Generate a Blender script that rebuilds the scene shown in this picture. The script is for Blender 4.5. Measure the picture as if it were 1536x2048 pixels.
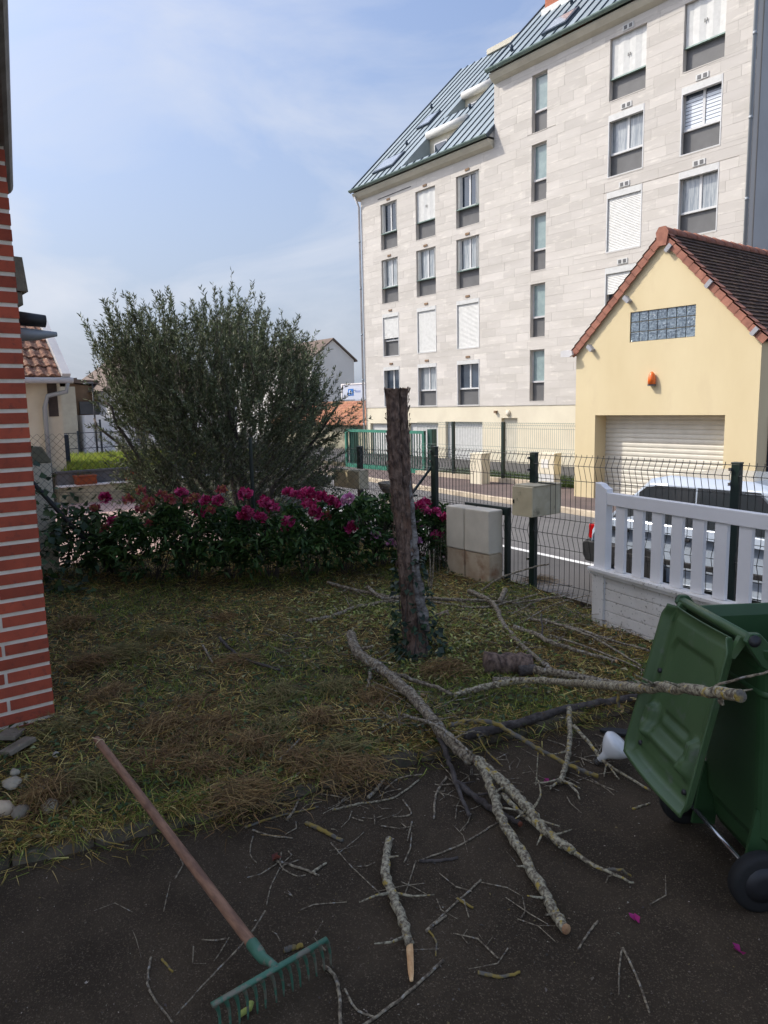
import bpy, bmesh, math, random
import numpy as np
from mathutils import Vector, Matrix, noise as mnoise

random.seed(7)
rng = np.random.default_rng(11)
sc = bpy.context.scene
for o in list(bpy.data.objects):
    bpy.data.objects.remove(o)

# ------------------------------------------------------------------ camera
# world: x runs along the street (to the right of the facade), y across the street, z up
PITCH, ROLL, HEAD, FPX, CH = math.radians(8.3), math.radians(-1.17), math.radians(37.5), 1470.0, 1.6


def _w(d):
    s, c = math.sin(HEAD), math.cos(HEAD)
    return Vector((d[0] * s - d[1] * c, d[0] * c + d[1] * s, d[2]))


_cp, _sp, _cr, _sr = math.cos(PITCH), math.sin(PITCH), math.cos(ROLL), math.sin(ROLL)
RT = _w((_cr, _sr * _sp, _sr * _cp))
UP = _w((-_sr, _cr * _sp, _cr * _cp))
FW = _w((0, _cp, -_sp))
EYE = Vector((0, 0, CH))
cam_d = bpy.data.cameras.new('camera')
cam = bpy.data.objects.new('camera', cam_d)
sc.collection.objects.link(cam)
cam_d.sensor_fit = 'VERTICAL'
cam_d.sensor_height = 24.0
cam_d.sensor_width = 18.0
cam_d.lens = 24.0 * FPX / 2048.0
cam_d.clip_start = 0.05
cam_d.clip_end = 2000.0
cm = Matrix((RT, UP, -FW)).transposed().to_4x4()
cm.translation = EYE
cam.matrix_world = cm
sc.camera = cam

# ------------------------------------------------------------------ light
SUN_EL = math.radians(45.0)
SUN_DIR = Vector((-0.74, -0.67, 0)).normalized()          # horizontal direction towards the sun
world = bpy.data.worlds.new('World')
sc.world = world
world.use_nodes = True
nt = world.node_tree
nt.nodes.clear()
out = nt.nodes.new('ShaderNodeOutputWorld')
bg = nt.nodes.new('ShaderNodeBackground')
sky = nt.nodes.new('ShaderNodeTexSky')
sky.sky_type = 'NISHITA'
sky.sun_disc = False
sky.sun_elevation = SUN_EL
sky.sun_rotation = math.atan2(SUN_DIR.x, SUN_DIR.y)
sky.altitude = 100
sky.air_density = 1.0
sky.dust_density = 6.0
sky.ozone_density = 6.0
bg.inputs['Strength'].default_value = 0.14
# thin high cloud, as a colour layer over the sky
tc = nt.nodes.new('ShaderNodeTexCoord')
mp = nt.nodes.new('ShaderNodeMapping')
mp.inputs['Scale'].default_value = (1.5, 1.5, 4.2)
mp.inputs['Location'].default_value = (0.35, 0.2, 0.1)
nz = nt.nodes.new('ShaderNodeTexNoise')
nz.inputs['Scale'].default_value = 1.7
nz.inputs['Detail'].default_value = 9
nz.inputs['Roughness'].default_value = 0.55
nz.inputs['Distortion'].default_value = 0.5
rp = nt.nodes.new('ShaderNodeValToRGB')
rp.color_ramp.elements[0].position = 0.43
rp.color_ramp.elements[0].color = (0, 0, 0, 1)
rp.color_ramp.elements[1].position = 0.70
rp.color_ramp.elements[1].color = (1, 1, 1, 1)
sepz = nt.nodes.new('ShaderNodeSeparateXYZ')
hz = nt.nodes.new('ShaderNodeMapRange')                   # veil thickens towards the horizon everywhere
hz.inputs['From Min'].default_value = 0.0
hz.inputs['From Max'].default_value = 0.75
hz.inputs['To Min'].default_value = 0.95
hz.inputs['To Max'].default_value = 0.45
mul = nt.nodes.new('ShaderNodeMath')
mul.operation = 'MULTIPLY'
hz2 = nt.nodes.new('ShaderNodeMapRange')
hz2.inputs['From Min'].default_value = 0.0
hz2.inputs['From Max'].default_value = 0.5
hz2.inputs['To Min'].default_value = 0.8
hz2.inputs['To Max'].default_value = 0.12
mixc = nt.nodes.new('ShaderNodeMixRGB')
mixc.inputs['Color2'].default_value = (2.35, 2.62, 3.05, 1)
L = nt.links.new
L(tc.outputs['Generated'], mp.inputs['Vector'])
L(mp.outputs['Vector'], nz.inputs['Vector'])
L(nz.outputs['Fac'], rp.inputs['Fac'])
L(tc.outputs['Generated'], sepz.inputs['Vector'])
L(sepz.outputs['Z'], hz.inputs['Value'])
L(sepz.outputs['Z'], hz2.inputs['Value'])
L(rp.outputs['Color'], mul.inputs[0])
L(hz.outputs['Result'], mul.inputs[1])
L(hz2.outputs['Result'], mixc.inputs['Fac'])
L(sky.outputs['Color'], mixc.inputs['Color1'])
tint = nt.nodes.new('ShaderNodeMixRGB')
tint.blend_type = 'MULTIPLY'
tint.inputs['Fac'].default_value = 1.0
tint.inputs['Color2'].default_value = (0.96, 0.965, 0.99, 1)
wisp = nt.nodes.new('ShaderNodeMixRGB')
wisp.inputs['Color2'].default_value = (3.35, 3.5, 3.8, 1)
L(mul.outputs['Value'], wisp.inputs['Fac'])
L(mixc.outputs['Color'], wisp.inputs['Color1'])
L(wisp.outputs['Color'], tint.inputs['Color1'])
L(tint.outputs['Color'], bg.inputs['Color'])
L(bg.outputs['Background'], out.inputs['Surface'])

sun_d = bpy.data.lights.new('sun', 'SUN')
sun_d.energy = 2.1
sun_d.angle = math.radians(0.5)
sun_d.color = (1.0, 0.93, 0.82)
sun = bpy.data.objects.new('sun', sun_d)
sc.collection.objects.link(sun)
to_sun = Vector((SUN_DIR.x * math.cos(SUN_EL), SUN_DIR.y * math.cos(SUN_EL), math.sin(SUN_EL)))
sun.rotation_euler = to_sun.to_track_quat('Z', 'Y').to_euler()
sun.location = to_sun * 60

sc.view_settings.view_transform = 'Standard'
sc.view_settings.look = 'None'
sc.view_settings.exposure = 0.78
sc.view_settings.gamma = 1.0
sc.render.engine = 'CYCLES'
sc.cycles.use_denoising = True
sc.cycles.max_bounces = 6
sc.cycles.transparent_max_bounces = 8


# ------------------------------------------------------------------ helpers
def ray(px, py):
    return FW + RT * ((px - 768) / FPX) + UP * ((1024 - py) / FPX)


def gz(px, py, z=0.0):
    """point at height z seen at a photo pixel"""
    d = ray(px, py)
    return EYE + d * ((z - CH) / d.z)


def gy(px, py, y):
    d = ray(px, py)
    return EYE + d * (y / d.y)


def gx(px, py, x):
    d = ray(px, py)
    return EYE + d * (x / d.x)


def gd(px, py, depth):
    return EYE + ray(px, py) * depth


def lin(r, g, b):
    f = lambda v: (v / 255 / 12.92) if v / 255 <= 0.04045 else ((v / 255 + 0.055) / 1.055) ** 2.4
    return (f(r), f(g), f(b))


MATS = {}


def mat(name, c1, c2=None, scale=4.0, rng_=(0.35, 0.65), rough=0.8, bump=0.0, bscale=60.0, bdist=0.01, rnd=0.0, attr=False,
        metal=0.0, spec=0.5, stretch=(1, 1, 1), coord='W', c3=None, s3=20.0, r3=(0.6, 0.7), transl=0.0, rough2=None, coat=0.0, detail=5.0):
    m = bpy.data.materials.new(name)
    m.use_nodes = True
    t = m.node_tree
    t.nodes.clear()
    N = t.nodes.new
    K = t.links.new
    o = N('ShaderNodeOutputMaterial')
    p = N('ShaderNodeBsdfPrincipled')
    p.inputs['Roughness'].default_value = rough
    p.inputs['Metallic'].default_value = metal
    p.inputs['Specular IOR Level'].default_value = spec
    p.inputs['Coat Weight'].default_value = coat
    p.inputs['Coat Roughness'].default_value = 0.08
    if coord == 'W':
        g = N('ShaderNodeNewGeometry').outputs['Position']
    else:
        g = N('ShaderNodeTexCoord').outputs['Object']
    mpn = N('ShaderNodeMapping')
    mpn.inputs['Scale'].default_value = stretch
    K(g, mpn.inputs['Vector'])
    v = mpn.outputs['Vector']
    col = None

    def layer(prev, cc, s, rr):
        n = N('ShaderNodeTexNoise')
        n.inputs['Scale'].default_value = s
        n.inputs['Detail'].default_value = detail
        n.inputs['Roughness'].default_value = 0.6
        K(v, n.inputs['Vector'])
        r = N('ShaderNodeMapRange')
        r.inputs['From Min'].default_value = rr[0]
        r.inputs['From Max'].default_value = rr[1]
        K(n.outputs['Fac'], r.inputs['Value'])
        mx = N('ShaderNodeMixRGB')
        K(r.outputs['Result'], mx.inputs['Fac'])
        if isinstance(prev, tuple):
            mx.inputs['Color1'].default_value = (*prev, 1)
        else:
            K(prev, mx.inputs['Color1'])
        mx.inputs['Color2'].default_value = (*cc, 1)
        return mx.outputs['Color'], r.outputs['Result']
    col = c1
    if c2 is not None:
        col, f2 = layer(col, c2, scale, rng_)
        if rough2 is not None:
            rr = N('ShaderNodeMapRange')
            rr.inputs['To Min'].default_value = rough
            rr.inputs['To Max'].default_value = rough2
            K(f2, rr.inputs['Value'])
            K(rr.outputs['Result'], p.inputs['Roughness'])
    if c3 is not None:
        col, _ = layer(col, c3, s3, r3)
    if attr:
        a = N('ShaderNodeAttribute')
        a.attribute_name = 'Col'
        mx = N('ShaderNodeMixRGB')
        mx.blend_type = 'MULTIPLY'
        mx.inputs['Fac'].default_value = 1
        if isinstance(col, tuple):
            mx.inputs['Color1'].default_value = (*col, 1)
        else:
            K(col, mx.inputs['Color1'])
        K(a.outputs['Color'], mx.inputs['Color2'])
        col = mx.outputs['Color']
    if rnd:
        oi = N('ShaderNodeObjectInfo')
        mr = N('ShaderNodeMapRange')
        mr.inputs['To Min'].default_value = 1 - rnd
        mr.inputs['To Max'].default_value = 1 + rnd
        K(oi.outputs['Random'], mr.inputs['Value'])
        hs = N('ShaderNodeHueSaturation')
        K(mr.outputs['Result'], hs.inputs['Value'])
        if isinstance(col, tuple):
            hs.inputs['Color'].default_value = (*col, 1)
        else:
            K(col, hs.inputs['Color'])
        col = hs.outputs['Color']
    if isinstance(col, tuple):
        p.inputs['Base Color'].default_value = (*col, 1)
    else:
        K(col, p.inputs['Base Color'])
    if bump:
        n = N('ShaderNodeTexNoise')
        n.inputs['Scale'].default_value = bscale
        n.inputs['Detail'].default_value = 4
        K(v, n.inputs['Vector'])
        b = N('ShaderNodeBump')
        b.inputs['Strength'].default_value = bump
        b.inputs['Distance'].default_value = bdist
        K(n.outputs['Fac'], b.inputs['Height'])
        K(b.outputs['Normal'], p.inputs['Normal'])
    if transl:
        tr = N('ShaderNodeBsdfTranslucent')
        if isinstance(col, tuple):
            tr.inputs['Color'].default_value = (*col, 1)
        else:
            K(col, tr.inputs['Color'])
        ms = N('ShaderNodeMixShader')
        ms.inputs['Fac'].default_value = transl
        K(p.outputs['BSDF'], ms.inputs[1])
        K(tr.outputs['BSDF'], ms.inputs[2])
        K(ms.outputs['Shader'], o.inputs['Surface'])
    else:
        K(p.outputs['BSDF'], o.inputs['Surface'])
    MATS[name] = m
    return m


WM = {}


def link(o):
    sc.collection.objects.link(o)
    return o


def tag(o, label=None, cat=None, group=None, kind=None):
    if label:
        o['label'] = label
    if cat:
        o['category'] = cat
    if group:
        o['group'] = group
    if kind:
        o['kind'] = kind
    return o


def thing(name, label, cat, loc=(0, 0, 0), rz=0.0, group=None):
    o = bpy.data.objects.new(name, None)
    o.empty_display_size = 0.1
    link(o)
    m = Matrix.Translation(Vector(loc)) @ Matrix.Rotation(rz, 4, 'Z')
    o.matrix_basis = m
    WM[o] = m
    return tag(o, label, cat, group)


def put(name, me, parent=None, world=None):
    """a new object using mesh me; world is its world matrix"""
    o = bpy.data.objects.new(name, me)
    link(o)
    w = Matrix.Identity(4) if world is None else world
    o.matrix_basis = w
    WM[o] = w
    if parent is not None:
        o.parent = parent
        o.matrix_parent_inverse = WM[parent].inverted()
    return o


def TRS(loc=(0, 0, 0), rot=(0, 0, 0), scl=(1, 1, 1)):
    if not hasattr(scl, '__len__'):
        scl = (scl,) * 3
    from mathutils import Euler
    return Matrix.Translation(Vector(loc)) @ Euler(rot).to_matrix().to_4x4() @ Matrix.Diagonal((*scl, 1))


def np_mesh(name, V, F, m, col=None, smooth=False):
    V = np.asarray(V, np.float32)
    F = np.asarray(F, np.int32)
    me = bpy.data.meshes.new(name)
    k = F.shape[1]
    me.vertices.add(len(V))
    me.vertices.foreach_set('co', V.ravel())
    me.loops.add(F.size)
    me.loops.foreach_set('vertex_index', F.ravel())
    me.polygons.add(len(F))
    me.polygons.foreach_set('loop_start', np.arange(0, F.size, k, dtype=np.int32))
    if smooth:
        me.polygons.foreach_set('use_smooth', np.ones(len(F), bool))
    me.update(calc_edges=True)
    if col is not None:
        a = me.color_attributes.new('Col', 'FLOAT_COLOR', 'POINT')
        c = np.ones((len(V), 4), np.float32)
        c[:, :3] = col
        a.data.foreach_set('color', c.ravel())
    me.materials.append(m)
    return me


class B:
    """collects shapes into one mesh"""

    def __init__(self):
        self.v, self.f, self.c = [], [], []
        self.cur = None

    def add(self, vs, fs):
        n = len(self.v)
        self.v += [tuple(p) for p in vs]
        self.f += [tuple(i + n for i in f) for f in fs]
        if self.cur is not None:
            self.c += [self.cur] * len(vs)
        return self

    def box(self, x0, x1, y0, y1, z0, z1, M=None):
        vs = [Vector((x, y, z)) for z in (z0, z1) for y in (y0, y1) for x in (x0, x1)]
        if M is not None:
            vs = [M @ p for p in vs]
        return self.add(vs, [(0, 2, 3, 1), (4, 5, 7, 6), (0, 1, 5, 4), (2, 6, 7, 3), (0, 4, 6, 2), (1, 3, 7, 5)])

    def poly(self, pts):
        return self.add(pts, [tuple(range(len(pts)))])

    def prism(self, pts, off):
        """closed solid: planar polygon pts pushed by vector off"""
        n = len(pts)
        off = Vector(off)
        vs = [Vector(p) for p in pts] + [Vector(p) + off for p in pts]
        fs = [tuple(range(n - 1, -1, -1)), tuple(range(n, 2 * n))]
        fs += [(i, (i + 1) % n, n + (i + 1) % n, n + i) for i in range(n)]
        return self.add(vs, fs)

    def tube(self, pts, rad, n=8, cap=True, flat=1.0):
        pts = [Vector(p) for p in pts]
        if not hasattr(rad, '__len__'):
            rad = [rad] * len(pts)
        vs, fs = [], []
        up = Vector((0, 0, 1))
        t0 = (pts[1] - pts[0]).normalized()
        if abs(t0.z) > 0.9:
            up = Vector((1, 0, 0))
        a = t0.cross(up).normalized()
        for i, p in enumerate(pts):
            t = (pts[min(i + 1, len(pts) - 1)] - pts[max(i - 1, 0)]).normalized()
            a = (a - t * a.dot(t)).normalized()
            b = t.cross(a)
            for j in range(n):
                w = 2 * math.pi * j / n
                vs.append(p + (a * math.cos(w) + b * math.sin(w) * flat) * rad[i])
        for i in range(len(pts) - 1):
            for j in range(n):
                k = (j + 1) % n
                fs.append((i * n + j, i * n + k, (i + 1) * n + k, (i + 1) * n + j))
        if cap:
            fs.append(tuple(range(n - 1, -1, -1)))
            fs.append(tuple(range((len(pts) - 1) * n, len(pts) * n)))
        return self.add(vs, fs)

    def lathe(self, prof, c, n=24, axis='Z', M=None):
        """prof: list of (radius, height)"""
        vs, fs = [], []
        for r, h in prof:
            for j in range(n):
                w = 2 * math.pi * j / n
                p = Vector((r * math.cos(w), r * math.sin(w), h))
                if axis == 'X':
                    p = Vector((p.z, p.x, p.y))
                elif axis == 'Y':
                    p = Vector((p.x, p.z, p.y))
                if M is not None:
                    p = M @ p
                vs.append(p + Vector(c))
        for i in range(len(prof) - 1):
            for j in range(n):
                k = (j + 1) % n
                fs.append((i * n + j, i * n + k, (i + 1) * n + k, (i + 1) * n + j))
        fs.append(tuple(range(n - 1, -1, -1)))
        fs.append(tuple(range((len(prof) - 1) * n, len(prof) * n)))
        return self.add(vs, fs)

    def mesh(self, name, m, smooth=False):
        me = bpy.data.meshes.new(name)
        me.from_pydata(self.v, [], self.f)
        if smooth:
            me.polygons.foreach_set('use_smooth', [True] * len(me.polygons))
        if self.c:
            a = me.color_attributes.new('Col', 'FLOAT_COLOR', 'POINT')
            a.data.foreach_set('color', np.array([(*c, 1) for c in self.c], np.float32).ravel())
        bm = bmesh.new()
        bm.from_mesh(me)
        bmesh.ops.recalc_face_normals(bm, faces=bm.faces)
        bm.to_mesh(me)
        bm.free()
        me.materials.append(MATS[m] if isinstance(m, str) else m)
        return me

    def obj(self, name, m, parent=None, smooth=False, bevel=0.0, local=False, seg=2):
        me = self.mesh(name, m, smooth)
        w = WM[parent] if (local and parent is not None) else None
        o = put(name, me, parent, w)
        if bevel:
            b = o.modifiers.new('bevel', 'BEVEL')
            b.width = bevel
            b.segments = seg
            b.limit_method = 'ANGLE'
            b.angle_limit = math.radians(40)
        return o


def smooth_path(pts, n=4, jit=0.0):
    """catmull-rom through points of any dimension"""
    P = [np.array(p, float) for p in pts]
    if len(P) == 2:
        P = [P[0], (P[0] + P[1]) / 2, P[1]]
    out_ = []
    for i in range(len(P) - 1):
        p0, p1, p2, p3 = P[max(i - 1, 0)], P[i], P[i + 1], P[min(i + 2, len(P) - 1)]
        for k in range(n):
            t = k / n
            q = 0.5 * (2 * p1 + (p2 - p0) * t + (2 * p0 - 5 * p1 + 4 * p2 - p3) * t * t + (3 * p1 - p0 - 3 * p2 + p3) * t ** 3)
            out_.append(q)
    out_.append(P[-1])
    if jit:
        for i in range(1, len(out_) - 1):
            out_[i] = out_[i] + rng.normal(0, jit, len(out_[i]))
    return out_


# ------------------------------------------------------------------ materials
mat('mortar', lin(240, 230, 212), lin(222, 210, 190), 12, bump=0.3, bscale=120, bdist=0.004, rough=0.95)
mat('brick', (.47, .092, .046), (.35, .072, .038), 7, bump=0.35, bscale=160, bdist=0.003, rough=0.9, rnd=0.2, c3=(.22, .06, .04), s3=30, r3=(0.56, 0.76))
mat('zinc', lin(120, 118, 116), lin(88, 84, 80), 6, rough=0.55, metal=0.5, bump=0.1)
mat('fascia_wood', lin(70, 60, 54), lin(50, 42, 38), 6, rough=0.8, bump=0.2)
mat('render_cream', lin(206, 198, 176), lin(190, 180, 158), 1.5, rough=0.95, bump=0.15, bscale=180, bdist=0.004)
mat('asphalt_drive', (0.050, 0.036, 0.022), (0.098, 0.071, 0.044), 2.6, (0.40, 0.75), rough=0.95, bump=1.0, bscale=170, bdist=0.012, c3=(0.20, 0.155, 0.105), s3=190, r3=(0.56, 0.68), spec=0.2)
mat('asphalt_road', (0.135, 0.13, 0.125), (0.105, 0.10, 0.098), 1.2, rough=0.92, bump=0.5, bscale=120, bdist=0.006, c3=(0.17, 0.165, 0.16), s3=90, r3=(0.55, 0.7))
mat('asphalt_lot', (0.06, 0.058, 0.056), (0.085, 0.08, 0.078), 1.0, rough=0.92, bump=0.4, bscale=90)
mat('pavement_red', (0.135, 0.095, 0.085), (0.10, 0.075, 0.068), 1.6, rough=0.92, bump=0.4, bscale=90, c3=(0.17, 0.14, 0.13), s3=60, r3=(0.58, 0.7))
mat('kerb_light', lin(205, 190, 165), lin(175, 160, 140), 3, rough=0.9, bump=0.2)
mat('road_paint', (0.74, 0.73, 0.70), (0.5, 0.49, 0.47), 9, (0.55, 0.75), rough=0.7)
mat('forecourt_paving', lin(178, 150, 140), lin(150, 126, 120), 2.5, rough=0.9, bump=0.2)
mat('ground_far', (0.16, 0.155, 0.145), (0.11, 0.11, 0.10), 0.15, rough=0.95)
mat('garden_soil', (0.095, 0.066, 0.032), (0.105, 0.085, 0.034), 3.0, (0.35, 0.65), rough=1.0, bump=1.0, bscale=45, bdist=0.03, c3=(0.020, 0.015, 0.010), s3=14, r3=(0.5, 0.62))
mat('kerb_stone', (0.135, 0.108, 0.074), (0.08, 0.064, 0.042), 8, rough=0.95, bump=0.5, bscale=70, bdist=0.008, c3=(0.05, 0.055, 0.03), s3=12, r3=(0.52, 0.66), rnd=0.2)
mat('leaf', (1, 1, 1), attr=True, rough=0.5, transl=0.25, spec=0.4)
mat('olive_leaf', (1, 1, 1), attr=True, rough=0.55, transl=0.2, spec=0.4)
mat('grass_blade', (1, 1, 1), attr=True, rough=0.7, transl=0.25, spec=0.2)
mat('petal', (1, 1, 1), attr=True, rough=0.6, transl=0.3, spec=0.3)
mat('bark_grey', (0.45, 0.40, 0.27), (0.115, 0.09, 0.06), 70, (0.4, 0.6), rough=0.95, bump=0.9, bscale=60, bdist=0.012, c3=(0.42, 0.30, 0.06), s3=36, r3=(0.58, 0.64))
mat('bark_plain', (0.36, 0.30, 0.20), (0.09, 0.066, 0.044), 65, (0.38, 0.6), rough=0.95, bump=0.9, bscale=50, bdist=0.012, c3=(0.36, 0.35, 0.31), s3=45, r3=(0.57, 0.68))
mat('bark_dark', (0.11, 0.092, 0.078), (0.05, 0.04, 0.034), 14, (0.38, 0.62), rough=0.98, bump=1.0, bscale=35, bdist=0.02)
mat('bark_yellow', (0.28, 0.20, 0.045), (0.13, 0.12, 0.10), 25, (0.46, 0.58), rough=0.95, bump=0.8, bscale=70, bdist=0.008)
mat('bark_trunk', (0.25, 0.17, 0.125), (0.08, 0.052, 0.04), 22, (0.38, 0.62), rough=0.98, bump=1.0, bscale=22, bdist=0.03, stretch=(1.6, 1.6, 0.8), c3=(0.24, 0.13, 0.085), s3=5, r3=(0.56, 0.72))
mat('bark_trunk_pale', (0.27, 0.25, 0.225), (0.10, 0.085, 0.075), 16, (0.4, 0.6), rough=0.98, bump=1.0, bscale=30, bdist=0.02, stretch=(1, 1, 1.8))
mat('cut_wood', lin(186, 150, 108), lin(138, 98, 68), 18, rough=0.85, bump=0.3)
mat('cut_wood_fresh', lin(232, 194, 142), lin(200, 150, 100), 25, rough=0.8, bump=0.3, stretch=(1, 1, 1))
mat('cut_wood_dark', lin(120, 66, 42), lin(78, 44, 32), 18, rough=0.9, bump=0.4)
mat('rake_handle', lin(150, 112, 86), lin(112, 80, 62), 30, (0.4, 0.62), rough=0.7, bump=0.25, bscale=90, bdist=0.002, stretch=(0.3, 1.5, 1.5))
mat('rake_green', lin(70, 116, 94), lin(120, 118, 102), 28, (0.5, 0.58), rough=0.55, bump=0.2)
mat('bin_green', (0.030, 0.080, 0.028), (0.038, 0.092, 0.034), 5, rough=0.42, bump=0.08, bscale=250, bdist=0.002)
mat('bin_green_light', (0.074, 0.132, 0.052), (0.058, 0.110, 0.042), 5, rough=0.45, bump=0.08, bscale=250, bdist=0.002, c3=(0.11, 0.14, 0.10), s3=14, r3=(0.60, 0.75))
mat('rubber', (0.012, 0.012, 0.012), rough=0.75, bump=0.2)
mat('black_plastic', (0.02, 0.02, 0.022), rough=0.5)
mat('pvc_white', lin(236, 234, 232), lin(228, 226, 224), 3, rough=0.45, c3=lin(150, 145, 135), s3=55, r3=(0.70, 0.78))
mat('pvc_dirty', lin(232, 228, 220), lin(214, 208, 198), 3, rough=0.6, c3=lin(92, 82, 66), s3=42, r3=(0.60, 0.72), bump=0.1)
mat('fence_green', lin(26, 44, 38), lin(20, 34, 30), 5, rough=0.4)
mat('wire_dark', lin(44, 46, 44), rough=0.5, metal=0.2)
mat('wire_galv', lin(84, 82, 80), lin(60, 58, 58), 20, rough=0.6, metal=0.3)
mat('wire_lot', lin(120, 132, 122), rough=0.6)
mat('concrete_box', lin(222, 212, 192), lin(208, 198, 178), 5, rough=0.95, bump=0.25, bscale=140, bdist=0.003)
mat('concrete_box_low', lin(200, 182, 154), lin(172, 148, 120), 5, rough=0.95, bump=0.35, bscale=120, bdist=0.004, c3=lin(140, 96, 62), s3=4, r3=(0.58, 0.75))
mat('mailbox_beige', lin(214, 200, 164), lin(198, 182, 146), 6, rough=0.6, c3=lin(120, 110, 86), s3=10, r3=(0.62, 0.75))
mat('mailbox_side', lin(200, 190, 162), lin(180, 168, 138), 8, rough=0.7, c3=lin(104, 96, 72), s3=7, r3=(0.58, 0.72))
mat('stone_pot', lin(140, 132, 116), lin(110, 104, 90), 10, rough=0.95, bump=0.4, bscale=60)
mat('stone_clad', lin(210, 204, 196), lin(200, 194, 185), 0.8, rough=0.9, bump=0.12, bscale=30, rnd=0.08, c3=lin(222, 216, 206), s3=3, r3=(0.55, 0.7), stretch=(0.5, 1, 2.2))
mat('stone_clad_far', lin(210, 204, 196), lin(200, 194, 185), 0.8, rough=0.9, bump=0.12, bscale=30, attr=True, c3=lin(222, 216, 206), s3=3, r3=(0.55, 0.7), stretch=(0.5, 1, 2.2))
mat('stone_joint', lin(206, 200, 191), rough=0.95)
mat('cream_paint', lin(228, 219, 194), lin(218, 208, 184), 0.9, rough=0.9, bump=0.05, bscale=60)
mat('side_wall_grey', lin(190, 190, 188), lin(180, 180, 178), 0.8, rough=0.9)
mat('soffit', lin(212, 206, 188), lin(200, 194, 176), 2, rough=0.8)
mat('roof_zinc', lin(146, 158, 164), lin(132, 146, 152), 0.7, rough=0.5, metal=0.2, rnd=0.05)
mat('roof_seam', lin(66, 78, 90), rough=0.45, metal=0.4)
mat('gutter_green', lin(132, 150, 142), lin(112, 130, 122), 3, rough=0.45, metal=0.4)
mat('pipe_white', lin(214, 212, 210), lin(190, 188, 188), 2, rough=0.5)
mat('pipe_grey', lin(150, 156, 160), rough=0.5, metal=0.2)
mat('window_white', lin(212, 212, 210), rough=0.4)
mat('shutter_white', lin(214, 214, 210), lin(202, 202, 198), 6, rough=0.5)
mat('reveal', lin(196, 186, 172), rough=0.9)
mat('spandrel', lin(104, 104, 104), lin(94, 94, 94), 2, rough=0.55)
mat('glass_dark', lin(70, 82, 96), lin(48, 58, 70), 0.8, rough=0.06, spec=0.8, coat=0.6)
mat('glass_curtain', lin(178, 182, 182), lin(132, 140, 146), 5, (0.4, 0.6), rough=0.1, spec=0.8, coat=0.6, stretch=(5, 5, 0.4))
mat('glass_frosted', lin(150, 168, 166), lin(128, 146, 146), 2.4, rough=0.15, spec=0.6, coat=0.4)
mat('blind_white', lin(226, 232, 238), rough=0.3, coat=0.4)
mat('terracotta', lin(168, 114, 94), lin(142, 94, 78), 6, rough=0.85, bump=0.2, bscale=60, rnd=0.09)
mat('terracotta_chimney', lin(186, 120, 92), lin(170, 104, 80), 3, rough=0.9)
mat('roof_tile_dark', lin(92, 70, 58), lin(62, 48, 42), 9, rough=0.9, bump=0.3, attr=True, c3=lin(120, 106, 80), s3=7, r3=(0.60, 0.72))
mat('roof_tile_orange', lin(184, 134, 104), lin(150, 104, 80), 5, rough=0.9, bump=0.3, attr=True)
mat('roof_tile_old', lin(150, 112, 92), lin(92, 62, 52), 12, (0.42, 0.6), rough=0.95, bump=0.4, bscale=50, rnd=0.18, c3=lin(200, 180, 150), s3=16, r3=(0.58, 0.7))
mat('yellow_render', lin(223, 207, 168), lin(211, 193, 152), 0.7, (0.3, 0.75), rough=0.92, c3=lin(212, 194, 156), s3=2.2, r3=(0.58, 0.8), stretch=(1, 1, 0.45), bump=0.22, bscale=160, bdist=0.004)
mat('glass_block', lin(128, 144, 156), lin(84, 98, 112), 26, (0.42, 0.58), rough=0.12, bump=0.9, bscale=26, bdist=0.02, spec=0.7, coat=0.5, detail=2)
mat('slat_white', lin(220, 215, 200), lin(208, 203, 188), 3, rough=0.5)
mat('purlin_grey', lin(160, 160, 164), rough=0.7)
mat('orange_plastic', lin(232, 106, 20), rough=0.3, coat=0.4)
mat('navy_paint', lin(34, 42, 58), rough=0.5)
mat('gate_green', lin(66, 134, 112), lin(52, 112, 94), 4, rough=0.45)
mat('gate_green_dark', lin(36, 76, 66), rough=0.45)
mat('car_white', lin(172, 182, 194), lin(164, 175, 188), 2, rough=0.22, coat=0.7)
mat('car_glass', lin(54, 58, 62), rough=0.04, spec=0.8, coat=0.8)
mat('car_black', lin(26, 26, 28), lin(36, 36, 38), 20, rough=0.6)
mat('car_red', lin(170, 22, 24), rough=0.15, coat=0.8)
mat('car_chrome', lin(190, 190, 190), rough=0.2, metal=0.9)
mat('wall_mottled', lin(172, 166, 142), lin(120, 116, 98), 2.5, (0.42, 0.6), rough=0.95, bump=0.4, bscale=30)
mat('wall_grey', lin(104, 104, 104), lin(86, 86, 88), 2, rough=0.95, bump=0.2)
mat('planter_terracotta', lin(150, 78, 46), lin(126, 64, 40), 5, rough=0.9)
mat('white_house', lin(240, 238, 236), lin(230, 228, 226), 0.6, rough=0.9)
mat('far_brown', lin(150, 124, 98), lin(126, 102, 80), 1.2, rough=0.95)
mat('far_roof', lin(120, 104, 92), lin(100, 86, 78), 1.0, rough=0.9)
mat('far_grey', lin(236, 232, 224), lin(228, 224, 216), 0.4, rough=0.95)
mat('sign_face', lin(200, 206, 218), lin(194, 200, 214), 0.5, rough=0.35)
mat('sign_blue', lin(50, 118, 196), rough=0.4)
mat('sign_text', lin(110, 140, 200), rough=0.4)
mat('sign_white', lin(220, 230, 244), rough=0.4)
mat('lamp_white', lin(236, 236, 232), rough=0.25, coat=0.5)
mat('magenta_petal', lin(190, 20, 120), rough=0.6)
mat('stone_pale', lin(186, 172, 142), lin(150, 146, 134), 12, rough=0.9, bump=0.4, bscale=40)
mat('stone_grey', lin(138, 128, 110), lin(106, 96, 80), 12, rough=0.9, bump=0.4, bscale=40)
mat('twine', lin(206, 180, 140), rough=0.9)
mat('soil_black', (0.012, 0.010, 0.008), rough=1.0)
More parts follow.
